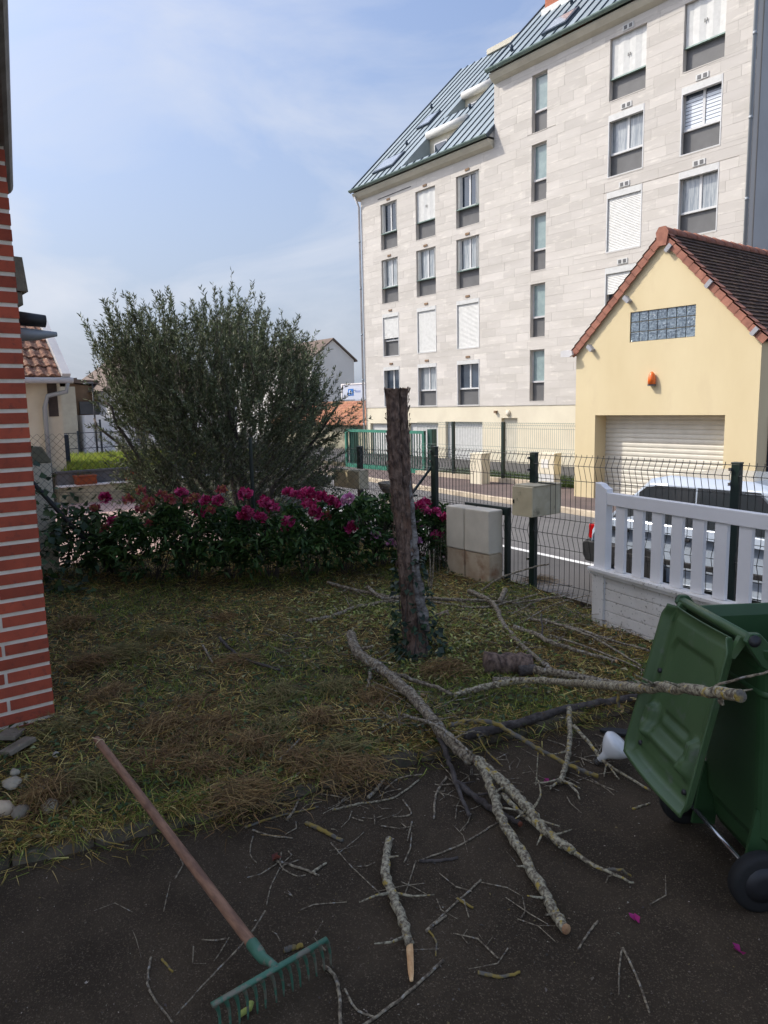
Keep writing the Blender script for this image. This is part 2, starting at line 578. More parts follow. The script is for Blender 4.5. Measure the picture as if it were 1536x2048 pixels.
# ------------------------------------------------------------------ the setting
def sheet(name, pts, m, kind='structure'):
    b = B()
    b.poly(pts)
    me = b.mesh(name, m)
    if me.polygons[0].normal.z < 0:
        me.flip_normals()
    o = put(name, me)
    o['kind'] = kind
    return o


sheet('ground', [(-900, -900, -1.14), (900, -900, -1.14), (900, 900, -1.14), (-900, 900, -1.14)], 'ground_far')
road = sheet('road', [(8, 5.0, -0.85), (8, 10.7, -0.85), (-30, 15.42, -0.85), (-90, 15.42, -0.85), (-90, 6.5, -0.85), (-15.7, 6.3, -0.85), (-7, 5.4, -0.85), (-5, 5.0, -0.85)], 'asphalt_road')
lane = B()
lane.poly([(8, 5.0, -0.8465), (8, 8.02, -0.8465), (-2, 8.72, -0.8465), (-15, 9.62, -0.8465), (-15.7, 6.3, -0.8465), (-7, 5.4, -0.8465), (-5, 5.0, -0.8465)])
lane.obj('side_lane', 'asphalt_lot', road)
lw = B()
p0, p1 = Vector((-15, 9.62, -0.842)), Vector((-2, 8.72, -0.842))
t = (p1 - p0).normalized()
n_ = Vector((-t.y, t.x, 0)) * 0.06
lw.poly([p0 - n_, p1 - n_, p1 + n_, p0 + n_])
lw.obj('white_line', 'road_paint', road)
# far pavement with kerb stones
KA, KB = Vector((8, 10.67, 0)), Vector((-30, 15.42, 0))


def kerb_y(x):
    return KA.y + (KB.y - KA.y) * (x - KA.x) / (KB.x - KA.x)


pav = sheet('pavement', [(8, kerb_y(8) + 0.15, -0.75), (8, 16.2, -0.75), (-30, 16.2, -0.75), (-30, kerb_y(-30) + 0.15, -0.75)], 'pavement_red')
t = (KB - KA).normalized()
ang = math.atan2(t.y, t.x)
kb = B().box(-0.495, 0.495, -0.17, 0.0, -0.3, 0.0)
kme = kb.mesh('kerb_stone', 'kerb_light')
i = 0
for s in np.arange(0.5, (KB - KA).length, 1.0):
    p = KA + t * s
    if p.x > -26:
        o = put('kerb_stone', kme, pav, TRS((p.x, p.y, -0.742 + random.uniform(-.004, .004)), (0, 0, ang)))
# lot in front of the apartment building
sheet('verge', [(-11.7, 16.35, -0.80), (-11.7, 18.3, -0.86), (-30, 18.3, -0.86), (-30, 16.35, -0.80)], 'garden_soil')
sheet('car_park', [(-5, 18.25, -0.90), (-5, 26, -1.06), (-60, 26, -1.06), (-60, 18.25, -0.90)], 'asphalt_lot')
# neighbour's forecourt and raised lawn
sheet('forecourt', [(-5.6, 4.95, -0.25), (-6.0, 5.95, -0.25), (-15.5, 6.0, -0.25), (-15.5, -3.0, -0.25), (-7.9, -3.0, -0.25), (-7.9, 1.0, -0.25)], 'forecourt_paving')
sheet('lawn_soil', [(-15.6, 3.5, 0.36), (-15.6, 9.5, 0.36), (-21.5, 9.5, 0.33), (-21.5, 3.5, 0.33)], 'garden_soil')
# driveway in the foreground
KERB = [gz(-120, 1722), gz(0, 1700), gz(200, 1655), gz(400, 1608), gz(560, 1568), gz(700, 1530), gz(850, 1492), gz(1000, 1452), gz(1130, 1424), gz(1260, 1398)]
drv = [(3.0, -3, -0.05), (3.0, 4.3, -0.05), (-2.25, 4.30, -0.05)] + [(p.x - 0.1, p.y, -0.05) for p in reversed(KERB)] + [(-3.1, -3, -0.05)]
sheet('driveway', drv, 'asphalt_drive')

# garden terrace: an uneven soil sheet, with its street edge falling away
XS = np.linspace(-8.0, -2.0, 121)
YS = np.linspace(-1.2, 5.0, 125)
KX = np.array([p.x for p in KERB])
KY = np.array([p.y for p in KERB])


def kerb_x(y):
    return np.interp(y, KY, KX)


def gh(x, y):
    """garden height"""
    h = 0.035 * mnoise.noise(Vector((x * 1.3, y * 1.3, 0))) + 0.02 * mnoise.noise(Vector((x * 4, y * 4, 3)))
    e = kerb_x(y) - x
    return h * min(1, max(0, e / 0.3)) + 0.0


STREET = [(-8.2, 5.1), (-5.6, 4.96), (-4.45, 4.79), (-3.45, 4.68), (-2.2, 4.45)]


def street_y(x):
    return np.interp(x, [p[0] for p in STREET], [p[1] for p in STREET])


gv, gf, gi = [], [], {}
for iy, y in enumerate(YS):
    for ix, x in enumerate(XS):
        xx = min(x, kerb_x(y) - 0.05)
        yy = min(y, street_y(xx))
        z = gh(xx, yy)
        gi[(ix, iy)] = len(gv)
        gv.append((xx, yy, z))
for iy in range(len(YS) - 1):
    for ix in range(len(XS) - 1):
        gf.append((gi[ix, iy], gi[ix + 1, iy], gi[ix + 1, iy + 1], gi[ix, iy + 1]))
o = put('garden_ground', np_mesh('garden_ground', gv, gf, MATS['garden_soil'], smooth=True))
o['kind'] = 'structure'
# bank under the street edge and beside the forecourt
bk = B()
sp = [(-8.0, street_y(-8.0))] + STREET[1:] + [(-2.1, 4.42)]
for a, b_ in zip(sp[:-1], sp[1:]):
    bk.poly([(a[0], a[1] - .002, 0.02), (b_[0], b_[1] - .002, 0.02), (b_[0], b_[1] + .05, -1.0), (a[0], a[1] + .05, -1.0)])
bk.poly([(-8.0, -1.2, 0.02), (-8.0, 5.1, 0.02), (-8.05, 5.1, -1), (-8.05, -1.2, -1)])
o = bk.obj('garden_bank', 'garden_soil')
o['kind'] = 'structure'

# kerb stones between garden and driveway: irregular, half buried
edging = thing('garden_edging', 'row of worn grey kerb stones between garden and dark driveway', 'kerb', (-2.6, 1.6, 0))
path = [np.array(p) for p in KERB]
seg = []
for a, b_ in zip(path[:-1], path[1:]):
    d = np.linalg.norm(b_ - a)
    seg.append((a, b_, d))
tot = sum(s[2] for s in seg)
s = 0.0
while s < tot - 0.15:
    ln = random.uniform(0.22, 0.38)
    q = s + ln / 2
    for a, b_, d in seg:
        if q <= d:
            break
        q -= d
    c = a + (b_ - a) * min(1, q / d)
    an = math.atan2(b_[1] - a[1], b_[0] - a[0])
    kb = B()
    h = random.uniform(-0.006, 0.028)
    nx = 6
    for jx in range(nx):
        pass
    ring = []
    prof = [(-0.055, -0.12), (-0.05, h * 0.6), (-0.02, h), (0.03, h * 0.9), (0.055, h * 0.2), (0.06, -0.12)]
    vs, fs = [], []
    for jx in range(7):
        u = -ln / 2 + ln * jx / 6
        tap = 0.82 if jx in (0, 6) else 1.0
        for (yy, zz) in prof:
            vs.append((u + random.uniform(-.004, .004), yy * tap + random.uniform(-.006, .006), zz - (0.008 if tap < 1 else 0) + random.uniform(-.006, .004)))
    m_ = len(prof)
    for jx in range(6):
        for j in range(m_ - 1):
            fs.append((jx * m_ + j, (jx + 1) * m_ + j, (jx + 1) * m_ + j + 1, jx * m_ + j + 1))
    fs += [tuple(range(m_)), tuple(range(6 * m_, 7 * m_))]
    kb.add(vs, fs)
    put('kerb_stone', kb.mesh('kerb_stone', 'kerb_stone', True), edging, TRS((c[0], c[1], -0.01), (0, 0, an)))
    s += ln + random.uniform(0.0, 0.03)

# ------------------------------------------------------------------ our brick house on the left
house = thing('brick_house', 'red brick house corner with pale mortar joints at left edge', 'house', (-4.0, 0.85, 0))
hw = B()
hw.box(-10.6, -4.010, -6.5, 0.850, -0.3, 6.6)
hw.obj('wall', 'mortar', house)
bh, pit = 0.0525, 0.0726
bl = 0.415
bme = B().box(-0.5, 0.5, -0.5, 0.5, -0.5, 0.5).mesh('brick', 'brick')
for r in range(-1, 39):
    z = r * pit + 0.02
    y = 0.853
    L_ = [0.205 if r % 2 else bl] + [bl] * 3
    for ln in L_:
        put('brick', bme, house, TRS((-4.017 + random.uniform(-.0012, .0012), y - ln / 2, z + bh / 2), (0, 0, 0), (0.024, ln, bh)))
        y -= ln + 0.016
# garden-side face of the wall: bricks along x (seen only from the side)
for r in range(-1, 39):
    z = r * pit + 0.02
    x = -4.02 - (0.0 if r % 2 else 0.21)
    for j in range(3):
        put('brick', bme, house, TRS((x - bl / 2, 0.8445, z + bh / 2), (0, 0, 0), (bl, 0.02, bh)))
        x -= bl + 0.016
# eaves: gutter, fascia and roof slope above
g0, g1 = Vector((-4.86, 1.065, 2.90)), Vector((-2.5, 0.584, 2.90))
dg = (g1 - g0).normalized()
sd = Vector((-dg.y, dg.x, 0))
if sd.y > 0:
    sd = -sd
gb = B()
prof = []
for j in range(9):
    w = math.pi * j / 8
    prof.append((0.055 - 0.055 * math.cos(w), -0.055 * math.sin(w)))
prof += [(0.105, 0.0), (0.05, -0.045), (0.005, 0.0)]
gb.prism([g0 + sd * a_ + Vector((0, 0, c_)) for a_, c_ in prof], g1 - g0)
gb.obj('gutter', 'zinc', house)
fb = B()
fb.prism([g0 + sd * a_ + Vector((0, 0, c_)) - dg * 0.02 for a_, c_ in ((0.115, -0.14), (0.14, -0.14), (0.14, 0.05), (0.115, 0.05))], g1 - g0)
fb.prism([g0 + sd * a_ + Vector((0, 0, c_)) - dg * 0.02 for a_, c_ in ((0.142, -0.14), (0.34, -0.14), (0.34, -0.12), (0.142, -0.12))], g1 - g0)
fb.obj('fascia', 'fascia_wood', house)
rb = B()
rb.prism([g0 + sd * a_ + Vector((0, 0, c_)) - dg * 0.1 for a_, c_ in ((0.03, 0.04), (0.5, 0.3), (0.5, 0.37), (0.0, 0.11))], (g1 - g0) * 1.05)
rb.obj('roof', 'far_roof', house)
rb = B()
rb.prism([(-3.8, 1.1, 6.55), (-3.8, -2.83, 8.3), (-3.8, -6.8, 6.55)], (-7.0, 0, 0))
rb.obj('roof', 'far_roof', house)
# flues and a vent hood on the side wall
fl = B().tube([(-5.62, .84, 2.245), (-5.62, 1.15, 2.235)], 0.052, 16)
f1 = fl.obj('flue_pipe', 'pipe_white', house, True)
fl = B().tube([(-5.62, 1.152, 2.235), (-5.62, 1.185, 2.234)], 0.036, 14)
fl.obj('flue_neck', 'pipe_white', f1, True)
fl = B().tube([(-5.62, 1.18, 2.237), (-5.62, 1.36, 2.225)], [0.049, 0.043], 16)
fl.obj('flue_terminal', 'black_plastic', f1, True)
fl = B().tube([(-5.62, .84, 2.13), (-5.62, 1.10, 2.125)], 0.046, 16)
f2 = fl.obj('flue_pipe', 'black_plastic', house, True)
fl = B().tube([(-5.62, 1.12, 2.128), (-5.62, 1.28, 2.13), (-5.62, 1.43, 2.14)], [0.052, 0.04, 0.016], 16)
fl.obj('flue_cone', 'pipe_grey', f2, True)
vb = B()
vb.prism([(-6.0, .84, 2.45), (-6.0, 1.285, 2.43), (-6.0, 1.265, 2.66), (-6.0, .84, 2.68)], (0.3, 0, 0))
vb.box(-5.98, -5.72, .84, 1.25, 2.34, 2.425)
vb.obj('vent_hood', 'stone_pot', house)

# ------------------------------------------------------------------ apartment building
K_ = 24 / 22
YF = 24.0


def zk(z):
    return 1.6 + (z - 1.6) * K_


apt = thing('apartment_building', 'pale stone apartment block with grey zinc roof across the street', 'building', (-22, 24, -1.04))
XL, XM, XR = -32.72, -23.1, -12.09
ZB = zk(1.46)                                     # bottom of the stone cladding
cols = {'A': (-28.45, -27.23), 'B': (-25.92, -24.63), 'C': (-23.33, -21.99), 'S': (-19.28, -18.57), 'D': (-15.95, -14.60), 'E': (-13.33, -12.03)}
rows_l = [(8.76, 10.80), (6.33, 8.31), (3.86, 5.84), (1.50, 3.38)]
rows_s = [(11.32, 13.30), (8.92, 10.92), (6.45, 8.45), (4.02, 5.97), (1.63, 3.55)]
rows_d = [(11.37, 13.29), (8.97, 10.93), (6.55, 8.50), (4.10, 6.05)]
wins = []
for c in 'ABC':
    for i, r in enumerate(rows_l):
        wins.append((c, i + 1, cols[c][0] * K_, cols[c][1] * K_, zk(r[0]), zk(r[1])))
for i, r in enumerate(rows_s):
    wins.append(('S', i + 1, cols['S'][0] * K_, cols['S'][1] * K_, zk(r[0]), zk(r[1])))
for c in 'DE':
    for i, r in enumerate(rows_d):
        wins.append((c, i + 1, cols[c][0] * K_, cols[c][1] * K_, zk(r[0]), zk(r[1])))
gar = [(-32.35, -30.0, -1.06, 0.62), (-29.07, -26.83, -1.06, 0.67), (-26.30, -23.82, -1.06, 0.74)]
pdoor = (-22.66, -21.72, -1.06, 0.92)
holes = [(w[2], w[3], w[4], w[5]) for w in wins] + gar + [pdoor]


def wall_rects(x0, x1, z0, z1, hs):
    """split a wall rectangle with holes into solid rectangles"""
    zs = sorted({z0, z1} | {min(max(z, z0), z1) for h in hs for z in h[2:4]})
    res = []
    for a, b_ in zip(zs[:-1], zs[1:]):
        if b_ - a < 1e-6:
            continue
        m_ = (a + b_) / 2
        cut = sorted((h[0], h[1]) for h in hs if h[2] < m_ < h[3] and h[1] > x0 and h[0] < x1)
        x = x0
        for c0, c1 in cut:
            if c0 > x:
                res.append((x, c0, a, b_))
            x = max(x, c1)
        if x < x1:
            res.append((x, x1, a, b_))
    return res


TOPL, TOPR = 12.25, 14.72
RV = 0.22                                         # window reveal depth
wb = B()
for (a, b_, c, d) in wall_rects(XL, XM, ZB, TOPL, holes) + wall_rects(XM, XR, ZB, TOPR, holes):
    wb.box(a, b_, YF, YF + RV, c, d)
wb.obj('wall', 'stone_joint', apt)
wb = B()
wb.box(XL + .01, XR - .01, YF + RV + .01, 40, -1.1, TOPL)
wb.box(XM + .01, XR - .01, YF + RV + .01, 40, TOPL, TOPR)
wb.obj('wall', 'reveal', apt)
wb = B()
for (a, b_, c, d) in wall_rects(XL + .005, XR - .005, -1.1, ZB - 0.004, holes):
    wb.box(a, b_, YF + 0.005, YF + RV, c, d)
wb.obj('base_wall', 'cream_paint', apt)
wb = B()
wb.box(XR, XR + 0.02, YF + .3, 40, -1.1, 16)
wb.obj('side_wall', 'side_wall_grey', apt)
# stone slabs on the facade
slabs = []
z = ZB
r = 0
while z < TOPR - 0.02:
    h = 0.335
    z1 = min(z + h, TOPR)
    x = XL - random.uniform(0, 0.8)
    xr_ = XR
    while x < xr_:
        ln = random.choice((0.62, 0.8, 0.95, 1.1, 1.3, 1.55))
        a, b_ = max(x, XL), min(x + ln, xr_)
        x += ln
        if b_ - a < 0.05:
            continue
        if z1 > TOPL and a < XM:
            if b_ <= XM:
                continue
            a = XM
        tone = random.uniform(-1, 1)
        for (p, q, c, d) in wall_rects(a, b_, z, z1, [h_ for h_ in holes if h_[3] > z and h_[2] < z1 and h_[1] > a and h_[0] < b_]):
            if q - p > 0.04 and d - c > 0.04:
                slabs.append((p, q, c, d, tone))
    z += h
slabs.sort(key=lambda s_: -(s_[1] - s_[0]) * (s_[3] - s_[2]) / ((s_[0] + s_[1]) ** 2 / 4 + 576))
sme = B().box(-0.5, 0.5, -0.5, 0.5, -0.5, 0.5).mesh('stone_slab', 'stone_clad')
J = 0.004
for (p, q, c, d, tn) in slabs[:290]:
    put('stone_slab', sme, apt, TRS(((p + q) / 2, YF - 0.008 + tn * 0.003, (c + d) / 2), (0, 0, 0), (q - p - J, 0.022, d - c - J)))
sb = B()
for (p, q, c, d, tn) in slabs[290:]:
    g_ = 1 + 0.08 * tn
    sb.cur = (g_, g_, g_)
    sb.box(p + J / 2, q - J / 2, YF - 0.019 + tn * 0.003, YF + 0.003, c + J / 2, d - J / 2)
o = sb.obj('stone_cladding', 'stone_clad_far', apt)
o['kind'] = 'stuff'


def slat_sheet(par, x0, x1, z0, z1, y, m='shutter_white', pitch_=0.055):
    """roller shutter: stepped slats in one curtain"""
    b = B()
    n = max(2, int((z1 - z0) / pitch_))
    for j in range(n):
        a = z0 + (z1 - z0) * j / n
        c = z0 + (z1 - z0) * (j + 1) / n
        b.poly([(x0, y, a), (x1, y, a), (x1, y - 0.012, a + (c - a) * .5), (x0, y - 0.012, a + (c - a) * .5)])
        b.poly([(x0, y - 0.012, a + (c - a) * .5), (x1, y - 0.012, a + (c - a) * .5), (x1, y, c), (x0, y, c)])
    return b.obj('shutter_curtain', m, par)


def window(col, i, x0, x1, z0, z1):
    zs = z0 + (z1 - z0) * 0.36          # top of the grey panel
    yb = YF + RV - 0.02
    code = col + str(i)
    f = B()
    fw = 0.05
    new_frame = col in 'DE' and i > 1 or (col in 'ABC' and i >= 3)
    # frame
    f.box(x0 + .002, x0 + fw, yb - 0.05, yb, zs, z1 - .002)
    f.box(x1 - fw, x1 - .002, yb - 0.05, yb, zs, z1 - .002)
    f.box(x0 + fw, x1 - fw, yb - 0.05, yb, z1 - fw, z1 - .002)
    f.box(x0 + fw, x1 - fw, yb - 0.10, yb, zs, zs + 0.07)
    if col != 'S':
        xm = (x0 + x1) / 2
        f.box(xm - 0.045, xm + 0.045, yb - 0.055, yb, zs + 0.07, z1 - fw)
    if new_frame:                        # white casing flush with the wall
        f.box(x0 + .003, x0 + 0.04, YF - 0.03, YF + 0.05, z0 + .003, z1 - .003)
        f.box(x1 - 0.04, x1 - .003, YF - 0.03, YF + 0.05, z0 + .003, z1 - .003)
        f.box(x0 + .04, x1 - .04, YF - 0.03, YF + 0.05, z0 + .003, z0 + 0.03)
    w = f.obj('window', 'window_white' if col != 'S' else 'pipe_white', apt)
    p = B().box(x0 + .002, x1 - .002, yb - 0.02, yb + 0.01, z0 + .002, zs)
    p.obj('spandrel_panel', 'spandrel', w)
    s = B().box(x0 + .001, x1 - .001, YF - 0.03, YF + RV - .05, z0 - 0.03, z0 - .001)
    s.obj('sill', 'stone_joint', w)
    if col == 'S':
        B().box(x0 + fw, x1 - fw, yb - 0.02, yb - 0.01, zs + 0.07, z1 - fw).obj('pane', 'glass_frosted', w)
        return
    xm = (x0 + x1) / 2
    shut = code in ('A3', 'B3', 'C3', 'D3', 'D4', 'E4')
    fold = code in ('B1', 'D1', 'E1')
    gm = 'glass_curtain' if code in ('E3', 'B4', 'A2', 'B2', 'C2', 'D2') else 'glass_dark'
    B().box(x0 + fw, xm - .045, yb - 0.02, yb - 0.012, zs + 0.07, z1 - fw).obj('pane', gm, w)
    B().box(xm + .045, x1 - fw, yb - 0.02, yb - 0.012, zs + 0.07, z1 - fw).obj('pane', gm if code != 'D2' else 'glass_curtain', w)
    if new_frame:
        hb = 0.22 if col in 'DE' else 0.18
        B().box(x0 + .041, x1 - .041, YF - 0.035, YF + 0.12, z1 - hb, z1 - .004).obj('shutter_box', 'shutter_white', w)
        top = z1 - hb
        if code in ('B3', 'C3', 'D3'):
            slat_sheet(w, x0 + .045, x1 - .045, z0 + .035, top, YF + 0.03)
        elif code == 'A3':
            slat_sheet(w, x0 + .045, x1 - .045, z0 + (z1 - z0) * 0.42, top, YF + 0.03)
        elif code in ('D4', 'E4'):
            slat_sheet(w, x0 + .045, x1 - .045, z0 + (z1 - z0) * 0.55, top, YF + 0.03)
    if fold:                             # closed folding shutters
        n = 6
        b = B()
        pts = []
        for j in range(n + 1):
            pts.append((x0 + .02 + (x1 - x0 - .04) * j / n, YF + 0.08 + (0.025 if j % 2 else 0.0)))
        for (a, c), (d, e) in zip(pts[:-1], pts[1:]):
            b.prism([(a, c, zs + 0.02), (d, e, zs + 0.02), (d, e, z1 - 0.01), (a, c, z1 - 0.01)], (0, 0.012, 0))
        b.obj('folding_shutter', 'shutter_white', w)
        B().box(x0 + .003, x1 - .003, YF + .04, YF + .16, zs - .03, zs + .015).obj('rail', 'gutter_green', w)
        for dx in (-.04, .04):
            B().box(xm + dx - .01, xm + dx + .01, YF + .06, YF + .075, zs + (z1 - zs) * .42, zs + (z1 - zs) * .5).obj('handle', 'car_black', w)
    if code in ('A1', 'C1', 'A2', 'B2', 'C2'):       # folded leaves at the sides
        for sx, full in ((x0 + .03, 0.16 if code != 'C1' else 0.22), (x1 - .03, -0.16 if code[0] != 'C' else -0.3)):
            b = B()
            n = 4
            for j in range(n):
                a = sx + full * j / n
                d = sx + full * (j + 1) / n
                ya, yd = (YF + 0.03, YF + 0.14) if j % 2 else (YF + 0.14, YF + 0.03)
                b.prism([(a, ya, zs + .03), (d, yd, zs + .03), (d, yd, z1 - .02), (a, ya, z1 - .02)], (0.012, 0.004, 0))
            b.obj('folding_shutter', 'shutter_white', w)
        B().box(x0 + .003, x1 - .003, YF + .0, YF + .14, zs - .03, zs + .012).obj('rail', 'gutter_green', w)
    if code == 'E2':                     # striped blind behind the glass
        for j in range(8):
            a = zs + 0.10 + j * (z1 - .35 - zs - .1) / 8
            for (c0, c1) in ((x0 + fw + .01, xm - .055), (xm + .055, x1 - fw - .01)):
                B().box(c0, c1, yb - .026, yb - .022, a, a + 0.09).obj('blind_slat', 'blind_white', w)


for w in wins:
    window(*w)
    xm = (w[2] + w[3]) / 2
    if w[0] in 'ABC':
        v = B().box(xm - .13, xm + .13, YF - .05, YF - .02, w[5] + .10, w[5] + .19)
        v.obj('vent', 'far_brown', apt)
    elif w[0] in 'DE':
        v = B().box(xm - .22, xm + .22, YF - .045, YF - .02, w[5] + .06, w[5] + .24).obj('vent', 'shutter_white', apt)
        for dx in (-.1, .1):
            B().box(xm + dx - .06, xm + dx + .06, YF - .055, YF - .046, w[5] + .09, w[5] + .21).obj('vent_grille', 'spandrel', v)
# garage doors, service door, lamps
for (a, b_, c, d) in gar:
    g = B()
    n = int((b_ - a) / 0.14)
    for j in range(n):
        u0, u1 = a + (b_ - a) * j / n, a + (b_ - a) * (j + 1) / n
        g.box(u0 + .004, u1 - .004, YF + .16, YF + .19, c, d - .003)
    g.box(a + .002, b_ - .002, YF + .185, YF + .2, c, d - .002)
    g.obj('garage_door', 'shutter_white', apt)
dr = B().box(pdoor[0] + .005, pdoor[1] - .005, YF + .15, YF + .2, pdoor[2], pdoor[3] - .005).obj('door', 'soffit', apt)
B().lathe([(0.02, 0), (0.03, .04), (0.0, .06)], (pdoor[0] + .12, YF + .15, -0.05), 10, 'Y', Matrix.Scale(-1, 4, (0, 1, 0))).obj('door_knob', 'car_chrome', dr, True)
lp = gy(993, 824, YF)
B().box(lp.x - .06, lp.x + .06, YF - .12, YF, lp.z - .05, lp.z + .06).obj('lamp_bracket', 'far_brown', apt)
lp = gy(1017, 826, YF)
B().lathe([(.13, 0), (.12, .06), (.07, .1), (0, .11)], (lp.x, YF, lp.z), 16, 'Y', Matrix.Scale(-1, 4, (0, 1, 0))).obj('wall_lamp', 'concrete_box', apt, True)
# drainpipes
for xx, zt in ((XL - .06, 12.2), (XR - .05, 14.7)):
    d_ = B().tube([(xx, YF - .1, -1), (xx, YF - .1, zt - .3), (xx - .02, YF - .35, zt + .2)], 0.055, 10)
    dp = d_.obj('drainpipe', 'pipe_white' if xx < -20 else 'pipe_grey', apt, True)
    for zz in np.arange(0.5, zt - .3, 2.4):
        B().lathe([(0.062, 0), (0.062, .1)], (xx, YF - .1, zz), 10).obj('collar', 'pipe_grey', dp, True)

# roofs
PA = math.radians(44.4)
CY, SY = math.cos(PA), math.sin(PA)


def rp_(x, s_, e, lift=0.0):
    """point on a roof slope: x, distance s_ up the slope from eave e=(y,z)"""
    return Vector((x, e[0] + s_ * CY - lift * SY, e[1] + s_ * SY + lift * CY))


def roof(x0, x1, e, smax, rholes, bay):
    n = round((x1 - x0) / bay)
    xs = [x0 + (x1 - x0) * j / n for j in range(n + 1)]
    snapped = []
    for (a, b_, c, d) in rholes:
        a = min(xs, key=lambda v: abs(v - a))
        b_ = min(xs, key=lambda v: abs(v - b_))
        snapped.append((a, b_, c, d))
    for a, b_ in zip(xs[:-1], xs[1:]):
        m_ = (a + b_) / 2
        cuts = sorted((h[2], h[3]) for h in snapped if h[0] < m_ < h[1])
        s0 = 0.0
        spans = []
        for c, d in cuts:
            spans.append((s0, c))
            s0 = d
        spans.append((s0, smax))
        for c, d in spans:
            if d - c < .05:
                continue
            b = B()
            b.prism([rp_(a, c, e), rp_(b_, c, e), rp_(b_, d, e), rp_(a, d, e)], (0, SY * .05, -CY * .05))
            pn = b.obj('roof_panel', 'roof_zinc', apt)
            b = B()
            b.prism([rp_(a - .014, c, e, .002), rp_(a + .014, c, e, .002), rp_(a + .014, c, e, .045), rp_(a - .014, c, e, .045)], rp_(0, d, e) - rp_(0, c, e))
            b.obj('roof_seam', 'roof_seam', pn)
    b = B()
    back = (e[0] + 2 * smax * CY, e[1])
    b.poly([rp_(x0, smax, e), rp_(x1, smax, e), Vector((x1, *back)), Vector((x0, *back))])
    for xx in (x0 + .01, x1 - .01):
        b.poly([rp_(xx, 0, e, -.06), rp_(xx, smax, e, -.06), Vector((xx, *back))])
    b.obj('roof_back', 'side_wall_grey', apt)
    for xx in (x0, x1):
        b = B()
        b.prism([rp_(xx - .03, -.05, e, -.1), rp_(xx + .03, -.05, e, -.1), rp_(xx + .03, -.05, e, .06), rp_(xx - .03, -.05, e, .06)], rp_(0, smax, e) - rp_(0, -.05, e))
        b.obj('verge', 'roof_seam', apt)
    # gutter and soffit
    b = B()
    pr = [(-.14 + .14 * (1 - math.cos(math.pi * j / 8)) / 2 * 2 - .0, -.14 * math.sin(math.pi * j / 8)) for j in range(9)]
    b.prism([(x0, e[0] + a_ * .8 - .04, e[1] + c_ * .8 + .02) for a_, c_ in pr], (x1 - x0, 0, 0))
    b.obj('gutter', 'gutter_green', apt)
    b = B()
    b.prism([(x0 + .03, e[0] + .08, e[1] - .12), (x0 + .03, e[0] + .10, e[1] - .20), (x0 + .03, e[0] + .22, e[1] - .34), (x0 + .03, YF - .022, e[1] - .44), (x0 + .03, YF + .3, e[1] - .44), (x0 + .03, YF + .3, e[1] - .1)], (x1 - x0 - .06, 0, 0))
    b.obj('soffit', 'soffit', apt)
    return snapped


EL, ER = (23.56, 12.69), (23.56, 15.16)
hl = roof(-33.05, XM, EL, 11.3, [(-29.25, -26.5, .42, 3.0), (-29.35, -27.0, 4.42, 6.4)], 0.55)
roof(XM - .01, -11.75, ER, 9.0, [], 0.55)
for (a, b_, c, d) in hl:
    lo, hi = rp_(0, c, EL), rp_(0, d, EL)
    b = B()
    fl_z = lo.z - 0.05
    b.poly([(a, hi.y + .05, fl_z), (b_, hi.y + .05, fl_z), (b_, hi.y + .05, hi.z), (a, hi.y + .05, hi.z)])
    b.poly([(a, lo.y, fl_z), (b_, lo.y, fl_z), (b_, hi.y + .05, fl_z), (a, hi.y + .05, fl_z)])
    for xx in (a + .005, b_ - .005):
        b.poly([(xx, lo.y, fl_z), (xx, hi.y + .05, fl_z), (xx, hi.y + .05, hi.z)])
    lg = b.obj('roof_loggia', 'soffit', apt)
    for xx in (a + .012, b_ - .012):
        b = B()
        b.prism([(xx - .005, lo.y, fl_z), (xx - .005, hi.y + .03, fl_z), (xx - .005, hi.y + .03, hi.z)], (.01, 0, 0))
        b.obj('cheek', 'roof_zinc', lg)
    b = B()
    b.box(a + .35, (a + b_) / 2 - .1, hi.y - .0, hi.y + .04, fl_z + .2, hi.z - .5)
    b.box((a + b_) / 2 + .1, b_ - .35, hi.y - .0, hi.y + .04, fl_z + .2, hi.z - .5)
    wf = b.obj('window', 'window_white', lg)
    b = B()
    b.box(a + .42, (a + b_) / 2 - .17, hi.y - .01, hi.y - .002, fl_z + .28, hi.z - .57)
    b.box((a + b_) / 2 + .17, b_ - .42, hi.y - .01, hi.y - .002, fl_z + .28, hi.z - .57)
    b.obj('pane', 'glass_dark', lg)
    b = B()
    b.tube([(a, hi.y - .08, hi.z - .05), (b_, hi.y - .08, hi.z - .05)], 0.2, 14)
    b.obj('hood', 'shutter_white', lg, True)
for (a, b_, c, d, e) in ((-31.95, -30.25, .95, 2.1, EL), (-31.4, -30.4, 4.55, 5.7, EL), (-20.65, -19.45, .75, 1.85, ER)):
    b = B()
    b.prism([rp_(a, c, e, .0), rp_(b_, c, e, .0), rp_(b_, d, e, .0), rp_(a, d, e, .0)], (0, -SY * .1, CY * .1))
    sk = b.obj('skylight', 'roof_seam', apt)
    b = B()
    b.prism([rp_(a + .12, c + .12, e, .101), rp_(b_ - .12, c + .12, e, .101), rp_(b_ - .12, d - .12, e, .101), rp_(a + .12, d - .12, e, .101)], (0, -SY * .008, CY * .008))
    b.obj('pane', 'glass_curtain', sk)
for (x, s_, e) in ((-30.9, 3.0, EL), (-32.1, 6.9, EL), (-22.3, .9, ER), (-20.5, 3.0, ER), (-27.0, 4.0, EL)):
    b = B()
    p = rp_(x, s_, e)
    b.tube([p, p + Vector((0, -.08, .22))], 0.07, 10)
    b.obj('vent_pipe', 'roof_seam', apt, True)
cp_ = rp_(-22.4, 3.85, ER)
b = B()
b.box(-22.4, -20.9, cp_.y, cp_.y + 1.2, cp_.z - .6, cp_.z + 4)
ch_ = b.obj('chimney', 'terracotta_chimney', apt)
b = B()
